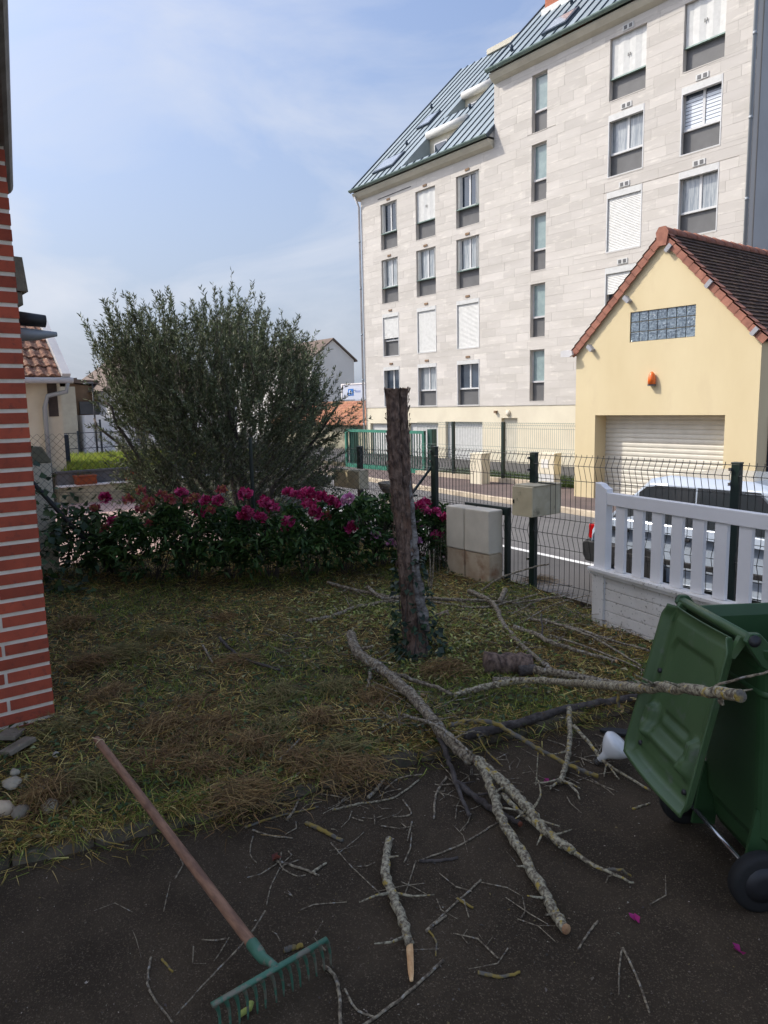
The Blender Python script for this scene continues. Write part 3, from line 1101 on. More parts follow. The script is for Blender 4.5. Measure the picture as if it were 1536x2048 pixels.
b.box(-22.5, -20.8, cp_.y - .12, cp_.y - .002, cp_.z - .2, cp_.z + .12)
b.obj('flashing', 'shutter_white', ch_)
b = B()
rg = rp_(0, 11.3, EL)
b.box(-30.8, XM, rg.y - .25, rg.y + .4, rg.z - .1, rg.z + .16)
b.obj('ridge_cap', 'soffit', apt)
b = B()
pc = gy(770, 372, YF)
b.tube([(XL + 1.5, YF - .03, 11.95), (-28.6, YF - .03, 11.98)], 0.02, 6)
b.obj('cable', 'spandrel', apt)
# ------------------------------------------------------------------ yellow gabled garage house
YY = 14.84
yh = thing('yellow_house', 'yellow rendered gabled garage house with red verge tiles across the road', 'house', (-9.3, YY, -0.85))
HX0, HX1, AX, EZ, AZ = -11.54, -7.10, -9.27, 2.82, 5.06
DO = (-10.96, -7.77, -0.95, 1.25)
GB = (-10.07, -8.50, 2.885, 3.545)
wb = B()
for (a, b_, c, d) in wall_rects(HX0, HX1, -0.95, EZ, [DO, (GB[0], GB[1], GB[2], EZ + 1)]):
    wb.box(a, b_, YY, YY + .28, c, d)
# gable triangle around the glass blocks
ge = lambda x: EZ + (AZ - EZ) * (x - HX0) / (AX - HX0) if x < AX else EZ + (AZ - EZ) * (HX1 - x) / (HX1 - AX)
wb.prism([(HX0, YY, EZ), (GB[0], YY, EZ), (GB[0], YY, ge(GB[0]))], (0, .28, 0))
wb.prism([(GB[1], YY, EZ), (HX1, YY, EZ), (GB[1], YY, ge(GB[1]))], (0, .28, 0))
wb.prism([(GB[0], YY, GB[3]), (GB[1], YY, GB[3]), (GB[1], YY, ge(GB[1])), (AX, YY, AZ), (GB[0], YY, ge(GB[0]))], (0, .28, 0))
wb.box(GB[0], GB[1], YY, YY + .28, EZ, GB[2])
wb.box(HX0, HX0 + .25, YY + .28, 24 - .5, -.95, EZ)
wb.box(HX1 - .25, HX1, YY + .28, 24 - .5, -.95, EZ)
wb.box(DO[0] - .3, DO[0], YY + .28, YY + .6, -.95, 1.5)
wb.box(DO[1], DO[1] + .3, YY + .28, YY + .6, -.95, 1.5)
wb.box(DO[0], DO[1], YY + .28, YY + .6, DO[3], 1.6)
wb.obj('wall', 'yellow_render', yh)
# roller door slats
n = 20
dr = B().box(DO[0] - .05, DO[1] + .05, YY + .45, YY + .5, -.95, 1.4).obj('garage_door', 'slat_white', yh)
sl = B()
hh = (DO[3] + .9) / n
pr = [(0.0, 0.006), (-.012, .012), (-.02, hh * .35), (-.02, hh * .7), (-.012, hh - .008), (0, hh - .004)]
sl.prism([(0, a, c) for a, c in pr], (DO[1] - DO[0] + .02, 0, 0))
slm = sl.mesh('slat', 'slat_white')
for j in range(n):
    put('slat', slm, dr, TRS((DO[0] - .01, YY + .449, -.93 + j * hh + .02)))
# glass blocks 7 x 3
bx, bz = (GB[1] - GB[0]) / 7, (GB[3] - GB[2]) / 3
gl = B().box(GB[0], GB[1], YY + .06, YY + .1, GB[2], GB[3]).obj('block_mortar', 'cream_paint', yh)
gm_ = B()
nn = 6
for iz in range(nn):
    for ix in range(nn):
        pass
gm_.box(-.5, .5, -.02, .04, -.5, .5)
gmm = gm_.mesh('glass_block', 'glass_block')
for i in range(7):
    for j in range(3):
        put('glass_block', gmm, yh, TRS((GB[0] + (i + .5) * bx, YY + .045, GB[2] + (j + .5) * bz), (0, 0, 0), (bx - .022, 1, bz - .022)))
# alarm lamp
lp = gy(1307, 760, YY)
l_ = B().lathe([(.085, -.12), (.082, .0), (.06, .1), (.02, .15), (0, .155)], (lp.x, YY - .07, lp.z + .03), 14).obj('alarm_lamp', 'orange_plastic', yh, True)
B().box(lp.x - .07, lp.x + .07, YY - .12, YY - .001, lp.z - .13, lp.z - .092).obj('lamp_base', 'spandrel', l_)
# purlin ends, square to the slope
for (px_, py_) in ((1336, 488), (1250, 592), (1177, 690), (1417, 560), (1509, 655)):
    p = gy(px_, py_ + 3, YY - .13)
    tilt = 0 if abs(p.x - AX) < .15 else (-.78 if p.x < AX else .78)
    b = B()
    b.prism([(-.045, 0, -.09), (-.03, 0, -.105), (.03, 0, -.105), (.045, 0, -.09), (.045, 0, .07), (-.045, 0, .07)], (0, .26, 0))
    put('purlin', b.mesh('purlin', 'purlin_grey'), yh, TRS((p.x, YY - .13, p.z - .03), (0, tilt, 0)))
# roof tiles
lf = math.hypot(AX - HX0 + .12, AZ - EZ + .12)
for side in (-1, 1):
    ex = HX0 - .12 if side < 0 else HX1 + .14
    ez_ = EZ + (-.09 if side < 0 else -.10)
    d_ = Vector((AX - ex, 0, AZ + .07 - ez_))
    ln = d_.length
    d_.normalize()
    nrm = Vector((-d_.z, 0, d_.x)) if side < 0 else Vector((d_.z, 0, -d_.x))
    if nrm.z < 0:
        nrm = -nrm
    rows = 16
    stp = ln / rows
    # verge tiles, one by one
    for r in range(rows):
        a = Vector((ex, 0, ez_)) + d_ * (stp * r)
        q = d_ * (stp * 1.06)
        b = B()
        l0, l1 = .055, .03
        b.prism([a + nrm * (-.13) + Vector((0, YY - .085, 0)), a + nrm * l0 + Vector((0, YY - .085, 0)), a + q + nrm * l1 + Vector((0, YY - .085, 0)), a + q + nrm * (-.15) + Vector((0, YY - .085, 0))], (0, .03, 0))
        b.prism([a + nrm * (l0 - .03) + Vector((0, YY - .085, 0)), a + nrm * (l0 + .003) + Vector((0, YY - .085, 0)), a + q + nrm * (l1 + .003) + Vector((0, YY - .085, 0)), a + q + nrm * (l1 - .03) + Vector((0, YY - .085, 0))], (0, .19, 0))
        b.obj('verge_tile', 'terracotta', yh)
    # field tiles: rows of small lapped tiles in one sheet
    b = B()
    nr, ny = 26, 46
    sp_ = ln / nr
    for r in range(nr):
        for c in range(ny):
            y0 = YY + .02 + c * .19 + (0.095 if r % 2 else 0)
            if y0 > 23.4:
                continue
            a = Vector((ex, y0, ez_)) + d_ * (sp_ * r)
            q = d_ * (sp_ * 1.1)
            g_ = random.uniform(.7, 1.25)
            b.cur = (g_, g_ * random.uniform(.93, 1.03), g_ * random.uniform(.85, 1.0))
            l0 = .048 + random.uniform(-.004, .004)
            w = Vector((0, .184, 0))
            b.add([a + nrm * .012, a + w + nrm * .012, a + w + nrm * l0, a + nrm * l0, a + q + nrm * .015, a + q + w + nrm * .015], [(0, 1, 2, 3), (3, 2, 5, 4)])
    o = b.obj('roof_tiles', 'roof_tile_dark', yh)
    o['kind'] = 'stuff'
    b = B()
    a = Vector((ex, YY + .01, ez_))
    b.prism([a, a + d_ * ln, a + d_ * ln - nrm * .08, a - nrm * .08], (0, 8.6, 0))
    b.obj('roof_deck', 'fascia_wood', yh)
b = B()
for j in range(22):
    y0 = YY - .1 + j * .4
    b.tube([(AX, y0, AZ + .06), (AX, y0 + .42, AZ + .05)], [.125, .11], 10)
b.obj('ridge_tiles', 'roof_tile_dark' if False else 'terracotta', yh, True)
rt = B()
rt.prism([(AX - .1, YY - .12, AZ - .22), (AX + .1, YY - .12, AZ - .22), (AX + .15, YY - .12, AZ + .06), (AX + .08, YY - .12, AZ + .17), (AX - .08, YY - .12, AZ + .17), (AX - .15, YY - .12, AZ + .06)], (0, .03, 0))
rt.obj('ridge_end', 'terracotta', yh)
gt = B().tube([(HX0 - .2, YY - .1, EZ - .06), (HX0 - .2, 23, EZ - .06)], .07, 10).obj('gutter', 'pipe_white', yh, True)
b = B()
b.prism([(HX0 - .32, YY - .2, EZ - .02), (HX0 - .22, YY - .2, EZ + .0), (HX0 + .0, YY - .2, EZ - .02), (HX0 + .03, YY - .2, EZ - .12), (HX0 - .05, YY - .2, EZ - .17), (HX0 - .32, YY - .2, EZ - .16)], (0, .06, 0))
b.obj('gutter_end', 'pipe_white', gt)
B().box(HX1 + .001, HX1 + .05, YY + .45, YY + 1.5, -.85, 1.22).obj('side_door', 'navy_paint', yh)

# ------------------------------------------------------------------ wire panel fences
def fence_panel(p0, p1, z0, z1, m, sp=.05, folds=((.93, .10), (.47, .10), (.04, .09)), r=.0026, par=None, name='wire_panel', side=-1):
    p0, p1 = Vector(p0), Vector(p1)
    ln = (p1 - p0).length
    t = (p1 - p0) / ln
    nrm = Vector((t.y, -t.x, 0)) * .04 * (1 if side < 0 else -1)
    b = B()
    H = z1 - z0
    prof = [(0, 0)]
    for (c, w) in sorted(folds):
        prof += [(max(c - w, .001), 0), (c, 1), (min(c + w, .99), 0)]
    prof.append((1, 0))
    hz_ = sorted({q for (c, w) in folds for q in (max(c - w, .0), c, min(c + w, .985))})
    n = int(ln / sp)
    for i in range(n + 1):
        s_ = ln * i / n
        b.tube([p0 + t * s_ + nrm * o_ + Vector((0, 0, z0 + f_ * H)) for f_, o_ in prof], r, 4, False)
    for h_ in hz_:
        o_ = 1 if any(abs(h_ - c) < 1e-6 for c, w in folds) else 0
        b.tube([p0 + nrm * o_ + Vector((0, 0, z0 + h_ * H)) - nrm * .1, p1 + nrm * o_ + Vector((0, 0, z0 + h_ * H)) - nrm * .1], r, 4, False)
    return b.obj(name, m, par)


def fence_post(x, y, z0, z1, par, m='fence_green', w=.03):
    b = B()
    b.box(x - w, x + w, y - w * .75, y + w * .75, z0, z1)
    b.box(x - w - .003, x + w + .003, y - w * .75 - .003, y + w * .75 + .003, z1, z1 + .012)
    return b.obj('post', m, par, bevel=.004)


# our street fence
ff = thing('wire_fence', 'dark green welded wire fence with folded wires along our garden', 'fence', (-4.15, 4.80, 0))
FP = [(-5.53, 4.90), (-4.155, 4.80), (-2.425, 4.82), (-.4, 4.78)]
for (x, y) in FP:
    fence_post(x, y, -.3, 1.165, ff)
for a, b_ in zip(FP[:-1], FP[1:]):
    fence_panel((a[0] + .03, a[1], 0), (b_[0] - .03, b_[1], 0), -.08, 1.175, 'wire_dark', par=ff)
for (x, y) in FP:
    for z in (.25, .66, 1.02, 1.12):
        B().box(x - .036, x - .02, y - .045, y - .022, z, z + .02).obj('clip', 'car_chrome', ff)
# neighbour's street fence
nf = thing('wire_fence', 'dark green welded wire fence behind the beige letter box and olive tree', 'fence', (-8.28, 5.95, -.25))
NP = [(-6.05, 5.95), (-8.28, 5.95), (-10.6, 5.95), (-12.9, 5.95)]
for (x, y) in NP[1:]:
    fence_post(x, y, -.5, 1.03, nf, w=.038)
for a, b_ in zip(NP[:-1], NP[1:]):
    fence_panel((a[0], a[1], 0), (b_[0], b_[1], 0), -.3, 1.02, 'wire_dark', par=nf)

# chain link fence between garden and neighbour
cl = thing('chain_link_fence', 'rusty grey chain link fence behind the peonies with leaning braces', 'fence', (-6.6, 3.1, 0))
C0, C1 = Vector((-5.60, 4.93, 0)), Vector((-7.62, 1.35, 0))
ct = (C1 - C0).normalized()
cl_len = (C1 - C0).length
ctop = lambda s_: 1.15 + .30 * s_ / cl_len
b = B()
cell = .068
nd = int((cl_len + 1.6) / cell)
for i in range(nd):
    for sg in (-1, 1):
        pts = []
        for j in range(0, 46):
            z = j * cell * .5
            s_ = (i * cell - .0) - 1.5 * (sg < 0) * 0 + sg * z * 1.0 + (-1.5 if sg > 0 else 0)
            if 0 <= s_ <= cl_len and z <= ctop(s_):
                q = C0 + ct * s_
                sag = .006 * (1 if j % 2 else -1)
                pts.append(q + Vector((ct.y * sag, -ct.x * sag, z)))
        if len(pts) > 1:
            b.tube(pts, .0016, 3, False)
for h_ in (.35, .75):
    b.tube([C0 + Vector((0, 0, h_)), C1 + Vector((0, 0, h_ + .1))], .0018, 4, False)
b.obj('wire_mesh', 'wire_galv', cl)
for s_, zt, w in ((0.0, 1.19, .019), (cl_len * .44, 1.31, .02), (cl_len, 1.50, .026)):
    q = C0 + ct * s_
    b = B()
    b.tube([q + Vector((0, 0, -.3)), q + Vector((0, 0, zt))], w, 8)
    b.obj('post', 'fence_green' if s_ < 3 else 'black_plastic', cl)
q = C1 + Vector((0, 0, 1.30))
B().tube([q, C1 - ct * .95 + Vector((0, 0, .02))], .022, 8).obj('brace', 'black_plastic', cl, True)
q = C0 + Vector((0, 0, .98))
B().tube([q, C0 + ct * .45 + Vector((0, 0, .40)), C0 + ct * .62 + Vector((0, 0, .1))], .014, 8).obj('brace', 'fence_green', cl, True)
# concrete post at its far end
cp2 = thing('concrete_post', 'short grey concrete post with mossy cap beside the brick corner', 'post', (-7.85, 1.55, 0))
pp = gx(78, 930, -7.9)
b = B()
b.box(pp.x - .1, pp.x + .1, pp.y - .13, pp.y + .09, -.3, 1.10)
b.obj('shaft', 'concrete_box', cp2, bevel=.01)
b = B()
b.prism([(pp.x - .11, pp.y - .15, 1.10), (pp.x - .11, pp.y + .10, 1.10), (pp.x - .11, pp.y + .02, 1.26), (pp.x - .11, pp.y - .15, 1.27)], (.22, 0, 0))
b.obj('cap', 'wall_mottled', cp2, bevel=.01)

# ------------------------------------------------------------------ white plastic gate
WB0 = gz(1185, 1240)
wdir = Vector((.979, -.203, 0))
wang = math.atan2(wdir.y, wdir.x)
wg = thing('white_gate', 'white plastic picket gate with solid lower panel beside the bin', 'gate', WB0, wang)
LEN = 3.0


def wbox(name, m, par, x0, x1, y0, y1, z0, z1, bev=.004):
    return B().box(x0, x1, y0, y1, z0, z1).obj(name, m, par, bevel=bev, local=True)


post = B()
post.prism([(0, 0, .0), (.115, 0, .0), (.115, 0, .98), (.095, 0, .985), (.075, 0, .995), (.05, 0, 1.012), (.0, 0, 1.02)], (0, .06, 0))
post.obj('end_post', 'pvc_white', wg, bevel=.003, local=True)
wbox('top_rail', 'pvc_white', wg, .116, LEN, .002, .05, .868, .955)
wbox('ledge', 'pvc_dirty', wg, -.03, LEN, -.035, .07, .375, .402)
wbox('ledge_lip', 'pvc_dirty', wg, -.02, LEN, -.02, .06, .350, .374)
for j in range(14):
    x = .165 + j * .165
    wbox('picket', 'pvc_white', wg, x + .03, x + .118, .012, .04, .403, .867)
wbox('bottom_frame', 'pvc_dirty', wg, .001, .115, -.012, .0 - .0005, -.12, .349)
for j in range(6):
    z = -.14 + j * .0805
    wbox('panel_board', 'pvc_dirty', wg, .117, LEN, .004, .03, z + .002, z + .0785, .003)
wbox('panel_back', 'pvc_dirty', wg, .117, LEN, .018, .045, -.14, .349, 0)

# ------------------------------------------------------------------ meter cabinets at the fence
mc = thing('meter_cabinet', 'double grey concrete meter cabinet with stained base by the fence', 'cabinet', (-4.8, 4.7, 0))
for (a, b_) in ((-5.06, -4.825), (-4.815, -4.50)):
    B().box(a, b_, 4.615, 4.79, .262, .655).obj('cabinet', 'concrete_box', mc, bevel=.012)
    B().box(a + .003, b_ - .003, 4.622, 4.79, -.25, .260).obj('plinth', 'concrete_box_low', mc, bevel=.008)
B().box(-5.0, -4.44, 4.80, 4.835, .60, .675).obj('top_rail', 'fence_green', mc, bevel=.004)
B().box(-4.485, -4.445, 4.79, 4.84, -.3, .665).obj('side_post', 'fence_green', mc, bevel=.004)

# letter boxes
def letter_box(name, label, pa, pb, y0, dep, zt, zb, post_):
    t_ = thing(name, label, 'letter box', (gy(pa, zb, y0).x, y0, gy(pa, zb, y0).z))
    x0, x1 = gy(pa, (zt + zb) / 2, y0).x, gy(pb, (zt + zb) / 2, y0).x
    z0, z1 = gy((pa + pb) / 2, zb, y0).z, gy((pa + pb) / 2, zt, y0).z
    b = B()
    b.box(x0 + .004, x1, y0 + .012, y0 + dep, z0, z1)
    b.obj('body', 'mailbox_side', t_, bevel=.006)
    d = B().box(x0, x1 + .004, y0 - .004, y0 + .01, z0 + .002, z1 - .002).obj('door', 'mailbox_beige', t_, bevel=.004)
    B().box(x0 + .012, x0 + .024, y0 - .010, y0 - .004, (z0 + z1) / 2 - .02, (z0 + z1) / 2 + .01).obj('lock', 'car_black', d)
    B().box(x0 - .002, x1 + .01, y0 + .02, y0 + dep + .004, z1 + .0005, z1 + .010).obj('lid', 'mailbox_side', t_, bevel=.003)
    if post_:
        B().box(x0 + .1, x1 + .06, y0 + dep * .55, y0 + dep * .55 + .02, z1 + .011, z1 + .02).obj('bracket', 'fence_green', t_)
    return t_


letter_box('letter_box', 'beige letter box on the fence post beside the meter cabinet', 1025, 1064, 4.58, .37, 973, 1033, True)
letter_box('letter_box', 'small beige letter box seen through chain link near the olive tree', 668, 718, 5.72, .16, 940, 976, False)

# stone bowl on a pedestal
bp_ = gd(791, 990, 9.0)
bw = thing('planter_bowl', 'round stone planter bowl on a grey block behind the cut trunk', 'planter', (bp_.x, bp_.y, -.25))
B().lathe([(.05, 0), (.10, .01), (.165, .06), (.20, .12), (.212, .165), (.205, .17), (.19, .15), (.05, .12)], (bp_.x, bp_.y, bp_.z - .01), 28).obj('bowl', 'stone_pot', bw, True)
B().box(bp_.x - .17, bp_.x + .2, bp_.y - .12, bp_.y + .12, -.3, bp_.z - .012).obj('pedestal', 'concrete_box', bw, bevel=.01)
B().box(bp_.x + .06, bp_.x + .24, bp_.y - .15, bp_.y + .15, bp_.z - .011, bp_.z + .012).obj('frame', 'fence_green', bw)

# ------------------------------------------------------------------ parked car
car = thing('parked_car', 'white old hatchback with dark trims parked behind the white gate', 'car', (-5.9, 8.0, -.85))
CX, CY0, CZ, CW = -5.98, 7.98, -.85, 1.62


def car_sec(prof, inset):
    """outline (x,z) -> ring with inset in y"""
    return [(CX + x, inset, CZ + z) for x, z in prof]


def car_loft(name, m, secs, par, smooth=True, bev=0.0):
    """secs: list of (y, [(x,z)...]) with equal point counts"""
    b = B()
    n = len(secs[0][1])
    vs = [(CX + x, CY0 + y, CZ + z) for y, pr_ in secs for x, z in pr_]
    fs = []
    for i in range(len(secs) - 1):
        for j in range(n):
            k = (j + 1) % n
            fs.append((i * n + j, i * n + k, (i + 1) * n + k, (i + 1) * n + j))
    fs += [tuple(range(n)), tuple(range((len(secs) - 1) * n, len(secs) * n))]
    b.add(vs, fs)
    return b.obj(name, m, par, smooth, bev)


low = [(.10, .30), (.04, .50), (.06, .80), (.14, .93), (.6, .955), (2.0, .94), (2.95, .90), (3.5, .82), (3.85, .72), (3.92, .5), (3.88, .28), (2.5, .24), (1.0, .24)]
ins = lambda pr_, dx, dz: [(x + dx * (1 if x < 1.9 else -1), z - dz * (1 if z > .6 else 0)) for x, z in pr_]
body = car_loft('body', 'car_white', [(.0 + .09, ins(low, .10, .10)), (.02, ins(low, .05, .045)), (0.0, ins(low, .02, .12)), (.0, ins(low, .03, .35)) if False else (.03, ins(low, .0, .0)), (CW - .03, ins(low, .0, .0)), (CW, ins(low, .05, .05)), (CW - .06, ins(low, .1, .1))], car, False, .03)
gh_ = [(.20, .92), (.80, 1.48), (1.05, 1.53), (2.05, 1.52), (2.3, 1.47), (2.98, .90)]
gh_in = [(x, z) for x, z in gh_]
car_loft('cabin', 'car_white', [(.06, [(x, .90) if z < .95 else (x + (.0), z * .0 + .93) for x, z in gh_]), (.10, [(x + (.02 if x < 1.5 else -.02), min(z, 1.42) if z > 1 else z) for x, z in gh_]), (.20, gh_), (CW - .20, gh_), (CW - .10, [(x + (.02 if x < 1.5 else -.02), min(z, 1.42) if z > 1 else z) for x, z in gh_]), (CW - .06, [(x, .90) if z < .95 else (x, .93) for x, z in gh_])], car, False, .02)
# side glass, three panes, leaning inwards with the cabin
def side_pane(pts, name='side_window'):
    b = B()
    q = []
    for x, z in pts:
        y = .060 + .040 * (z - .93) / .49
        q.append((CX + x, CY0 + y - .004, CZ + z))
    b.prism(q, (0, .012, 0))
    return b.obj(name, 'car_glass', car)


for pts in ([(.36, .97), (.50, .97), (.66, 1.02), (.66, 1.18), (.62, 1.26), (.45, 1.10)], [(.72, .97), (1.42, .96), (1.42, 1.39), (.95, 1.39), (.80, 1.36), (.72, 1.3)], [(1.50, .96), (2.62, .94), (2.62, 1.0), (2.18, 1.39), (1.50, 1.39)]):
    w = side_pane(pts)
    # dark rubber surround
    c_ = np.mean(np.array(pts), 0)
    q = [(c_[0] + (x - c_[0]) * 1.06, c_[1] + (z - c_[1]) * 1.10) for x, z in pts]
    b = B()
    b.prism([(CX + x, CY0 + .060 + .040 * (z - .93) / .49, CZ + z) for x, z in q], (0, .008, 0))
    b.obj('window_seal', 'car_black', w)
b = B()
b.prism([(CX + .28, CY0 + .3, CZ + 1.0), (CX + .76, CY0 + .32, CZ + 1.44), (CX + .76, CY0 + CW - .32, CZ + 1.44), (CX + .28, CY0 + CW - .3, CZ + 1.0)], (-.012, 0, .01))
b.obj('rear_window', 'car_glass', car)
car_loft('rear_bumper', 'car_black', [(-.005, [(-.02, .34), (-.07, .42), (-.08, .58), (-.02, .62), (.55, .60), (.55, .40), (.4, .32)]), (.2, [(-.06, .32), (-.11, .42), (-.12, .58), (-.05, .63), (.3, .62), (.3, .40), (.2, .30)]), (CW - .2, [(-.06, .32), (-.11, .42), (-.12, .58), (-.05, .63), (.3, .62), (.3, .40), (.2, .30)]), (CW + .005, [(-.02, .34), (-.07, .42), (-.08, .58), (-.02, .62), (.55, .60), (.55, .40), (.4, .32)])], car, False, .02)
B().box(CX + .0, CX + .11, CY0 + .02, CY0 + .16, CZ + .64, CZ + .84).obj('tail_light', 'car_red', car, bevel=.02)
B().box(CX + .42, CX + 3.2, CY0 - .016, CY0 + .02, CZ + .47, CZ + .535).obj('side_trim', 'car_black', car, bevel=.008)
B().box(CX + .30, CX + .62, CY0 - .003, CY0 + .02, CZ + .80, CZ + .845).obj('vent_trim', 'car_black', car)
for hx in (1.32, 2.45):
    B().box(CX + hx, CX + hx + .13, CY0 - .012, CY0 + .01, CZ + .78, CZ + .815).obj('door_handle', 'car_black', car, bevel=.006)
for wx in (.80, 3.12):
    for wy in (.09, CW - .09):
        wl = B().lathe([(.12, -.085), (.25, -.085), (.285, -.06), (.285, .06), (.25, .085), (.12, .085)], (CX + wx, CY0 + wy, CZ + .285), 28, 'Y').obj('wheel', 'rubber', car, True)
        B().lathe([(.10, -.088), (.17, -.092), (.17, -.02), (.10, .0)], (CX + wx, CY0 + wy, CZ + .285), 20, 'Y').obj('rim', 'car_chrome', wl, True)
    b = B()
    b.lathe([(.335, -.012), (.335, .05), (.30, .05)], (CX + wx, CY0, CZ + .29), 28, 'Y')
    b.obj('wheel_arch', 'car_black', car)
B().box(CX + 1.35, CX + 1.55, CY0 + .35, CY0 + .75, CZ + .7, CZ + 1.2).obj('seat', 'car_black', car, bevel=.05)

# ------------------------------------------------------------------ lot boundary across the road
lw_ = B()
lw_.box(-19.0, -13.95, 15.95, 16.15, -.95, -.62)
tag(lw_.obj('low_wall', 'kerb_light'), 'low cream wall carrying the tall wire fence of the car park', 'wall')
lf_ = thing('wire_fence', 'tall pale green wire fence in front of the apartment garages', 'fence', (-15, 16.05, -.85))
LP_ = [-19.0, -17.19, -15.05, -11.65]
for x in LP_[1:3]:
    fence_post(x, 16.02, -.9, 1.02, lf_, w=.05)
for a, b_ in zip(LP_[:-1], LP_[1:]):
    fence_panel((a + .03, 16.05, 0), (b_ - .03, 16.05, 0), -.62, 1.02, 'wire_lot', sp=.07, r=.0045, par=lf_, folds=((.95, .06), (.5, .06), (.05, .05)))
# cream gate pillar and cabinet pillar
p1_ = thing('gate_pillar', 'cream rendered square pillar standing on the far pavement', 'pillar', (-15.3, 15.3, -.75))
x0, x1 = gy(940, 940, 15.2).x, gy(963, 940, 15.2).x
B().box(x0, x1, 15.2, 15.55, -.8, gy(950, 909, 15.2).z).obj('shaft', 'cream_paint', p1_, bevel=.01)
B().box(x0 - .0, x1 + .012, 15.19, 15.56, gy(950, 909, 15.2).z + .001, gy(950, 909, 15.2).z + .04).obj('cap', 'cream_paint', p1_, bevel=.01)
p2_ = thing('cabinet_pillar', 'cream pillar with white meter door below beside the yellow house', 'pillar', (-13.3, 15.9, -.75))
x0, x1 = gy(1076, 940, 15.7).x, gy(1108, 940, 15.7).x
zt = gy(1090, 906, 15.7).z
zm = gy(1090, 948, 15.7).z
B().box(x0, x1, 15.7, 16.0, zm, zt).obj('upper_cabinet', 'cream_paint', p2_, bevel=.008)
B().box(x0 + .01, x1 - .01, 15.71, 16.0, -.8, zm - .004).obj('lower_cabinet', 'shutter_white', p2_, bevel=.008)
B().box(x0 + .12, x1 - .2, 15.69, 15.699, (zm + zt) / 2 - .12, (zm + zt) / 2 + .12).obj('plate', 'far_grey', p2_)
# green sliding gate
sg = thing('sliding_gate', 'green metal bar gate of the apartment car park', 'gate', (-21.5, 16.5, -.85))
gx0, gx1 = gy(692, 900, 16.5).x, gy(850, 900, 16.5).x
gz0, gz1 = gy(850, 950, 16.5).z, gy(850, 862, 16.5).z
B().box(gx0, gx1, 16.46, 16.54, gz1 - .1, gz1).obj('top_rail', 'gate_green', sg)
B().box(gx0, gx1, 16.46, 16.54, gz0, gz0 + .2).obj('bottom_rail', 'gate_green', sg)
for x in (gx0, gx1 - .1):
    B().box(x, x + .1, 16.455, 16.545, gz0 - .02, gz1 + .002).obj('stile', 'gate_green', sg)
brm = B().box(-.014, .014, -.014, .014, 0, gz1 - gz0 - .3).mesh('bar', 'gate_green_dark')
nb = 34
for j in range(1, nb):
    put('bar', brm, sg, TRS((gx0 + (gx1 - gx0) * j / nb, 16.5, gz0 + .2)))
for x in (gx0 + .25, gx1 + .12):
    B().box(x - .12, x + .12, 16.6, 16.84, -.9, gz1 + .06).obj('gate_post', 'gate_green_dark', sg, bevel=.01)

# ------------------------------------------------------------------ buildings beyond
og = thing('tiled_outbuilding', 'low outbuilding with orange tiled roof left of the apartment block', 'outbuilding', (-40, 26.5, -1))
B().box(-47, -34.2, 26.0, 31, -1.1, .45).obj('wall', 'wall_mottled', og)
b = B()
rows = 9
for r in range(rows):
    y0, z0 = 25.7 + r * .36, .42 + r * .155
    for c in range(60):
        x0 = -47.3 + c * .22
        g_ = random.uniform(.75, 1.2)
        b.cur = (g_, g_ * random.uniform(.9, 1.02), g_ * random.uniform(.85, 1))
        b.add([(x0, y0, z0), (x0 + .21, y0, z0), (x0 + .21, y0, z0 + .07), (x0 + .105, y0, z0 + .10), (x0, y0, z0 + .07), (x0 + .21, y0 + .40, z0 + .22), (x0 + .105, y0 + .40, z0 + .25), (x0, y0 + .40, z0 + .22)], [(0, 1, 2, 3, 4), (4, 3, 6, 7), (3, 2, 5, 6)])
o = b.obj('roof_tiles', 'roof_tile_orange', og)
o['kind'] = 'stuff'
b = B()
b.prism([(-47.3, 25.72, .40), (-47.3, 29.0, 1.75), (-47.3, 31.2, .4)], (13.1, 0, 0))
b.obj('roof_deck', 'far_roof', og)

sgn = thing('signboard', 'pale signboard with blue square emblem above the orange tiled roof', 'sign', (-41.5, 30, 2))
s0, s1 = gy(685, 783, 30.), gy(731, 783, 30.)
zt, zb = gy(705, 769, 30.).z, gy(705, 799, 30.).z
B().box(s0.x, s1.x + 2.2, 30, 30.12, zb, zt).obj('board', 'sign_face', sgn)
b = B()
b.box(s0.x - .12, s0.x, 29.96, 30.14, zb - .3, zt + .08)
b.box(s0.x, s1.x + 2.2, 29.96, 30.14, zt, zt + .08)
b.obj('frame', 'white_house', sgn)
q0, q1 = gy(696, 778, 29.98), gy(707, 791, 29.98)
em = B().box(q0.x, q1.x, 29.985, 29.999, q1.z, q0.z).obj('emblem', 'sign_blue', sgn)
w_ = q1.x - q0.x
hh = q0.z - q1.z
b = B()
b.box(q0.x + w_ * .22, q0.x + w_ * .36, 29.975, 29.984, q1.z + hh * .15, q1.z + hh * .80)
b.box(q0.x + w_ * .36, q0.x + w_ * .62, 29.975, 29.984, q1.z + hh * .68, q1.z + hh * .80)
b.box(q0.x + w_ * .36, q0.x + w_ * .72, 29.975, 29.984, q1.z + hh * .45, q1.z + hh * .56)
b.box(q0.x + w_ * .62, q0.x + w_ * .76, 29.975, 29.984, q1.z + hh * .15, q1.z + hh * .45)
b.obj('emblem_mark', 'sign_white', em)


def lettering(txt, loc, size, m, par, name='lettering'):
    cu = bpy.data.curves.new(name, 'FONT')
    cu.body = txt
    cu.size = size
    tmp = bpy.data.objects.new(name, cu)
    sc.collection.objects.link(tmp)
    dg_ = bpy.context.evaluated_depsgraph_get()
    me = bpy.data.meshes.new_from_object(tmp.evaluated_get(dg_))
    bpy.data.objects.remove(tmp)
    me.materials.clear()
    me.materials.append(MATS[m])
    return put(name, me, par, TRS(loc, (math.radians(90), 0, 0)))


tx = gy(709.5, 785, 29.98)
lettering('Resot', (tx.x, 29.985, tx.z), hh * .62, 'sign_text', sgn)

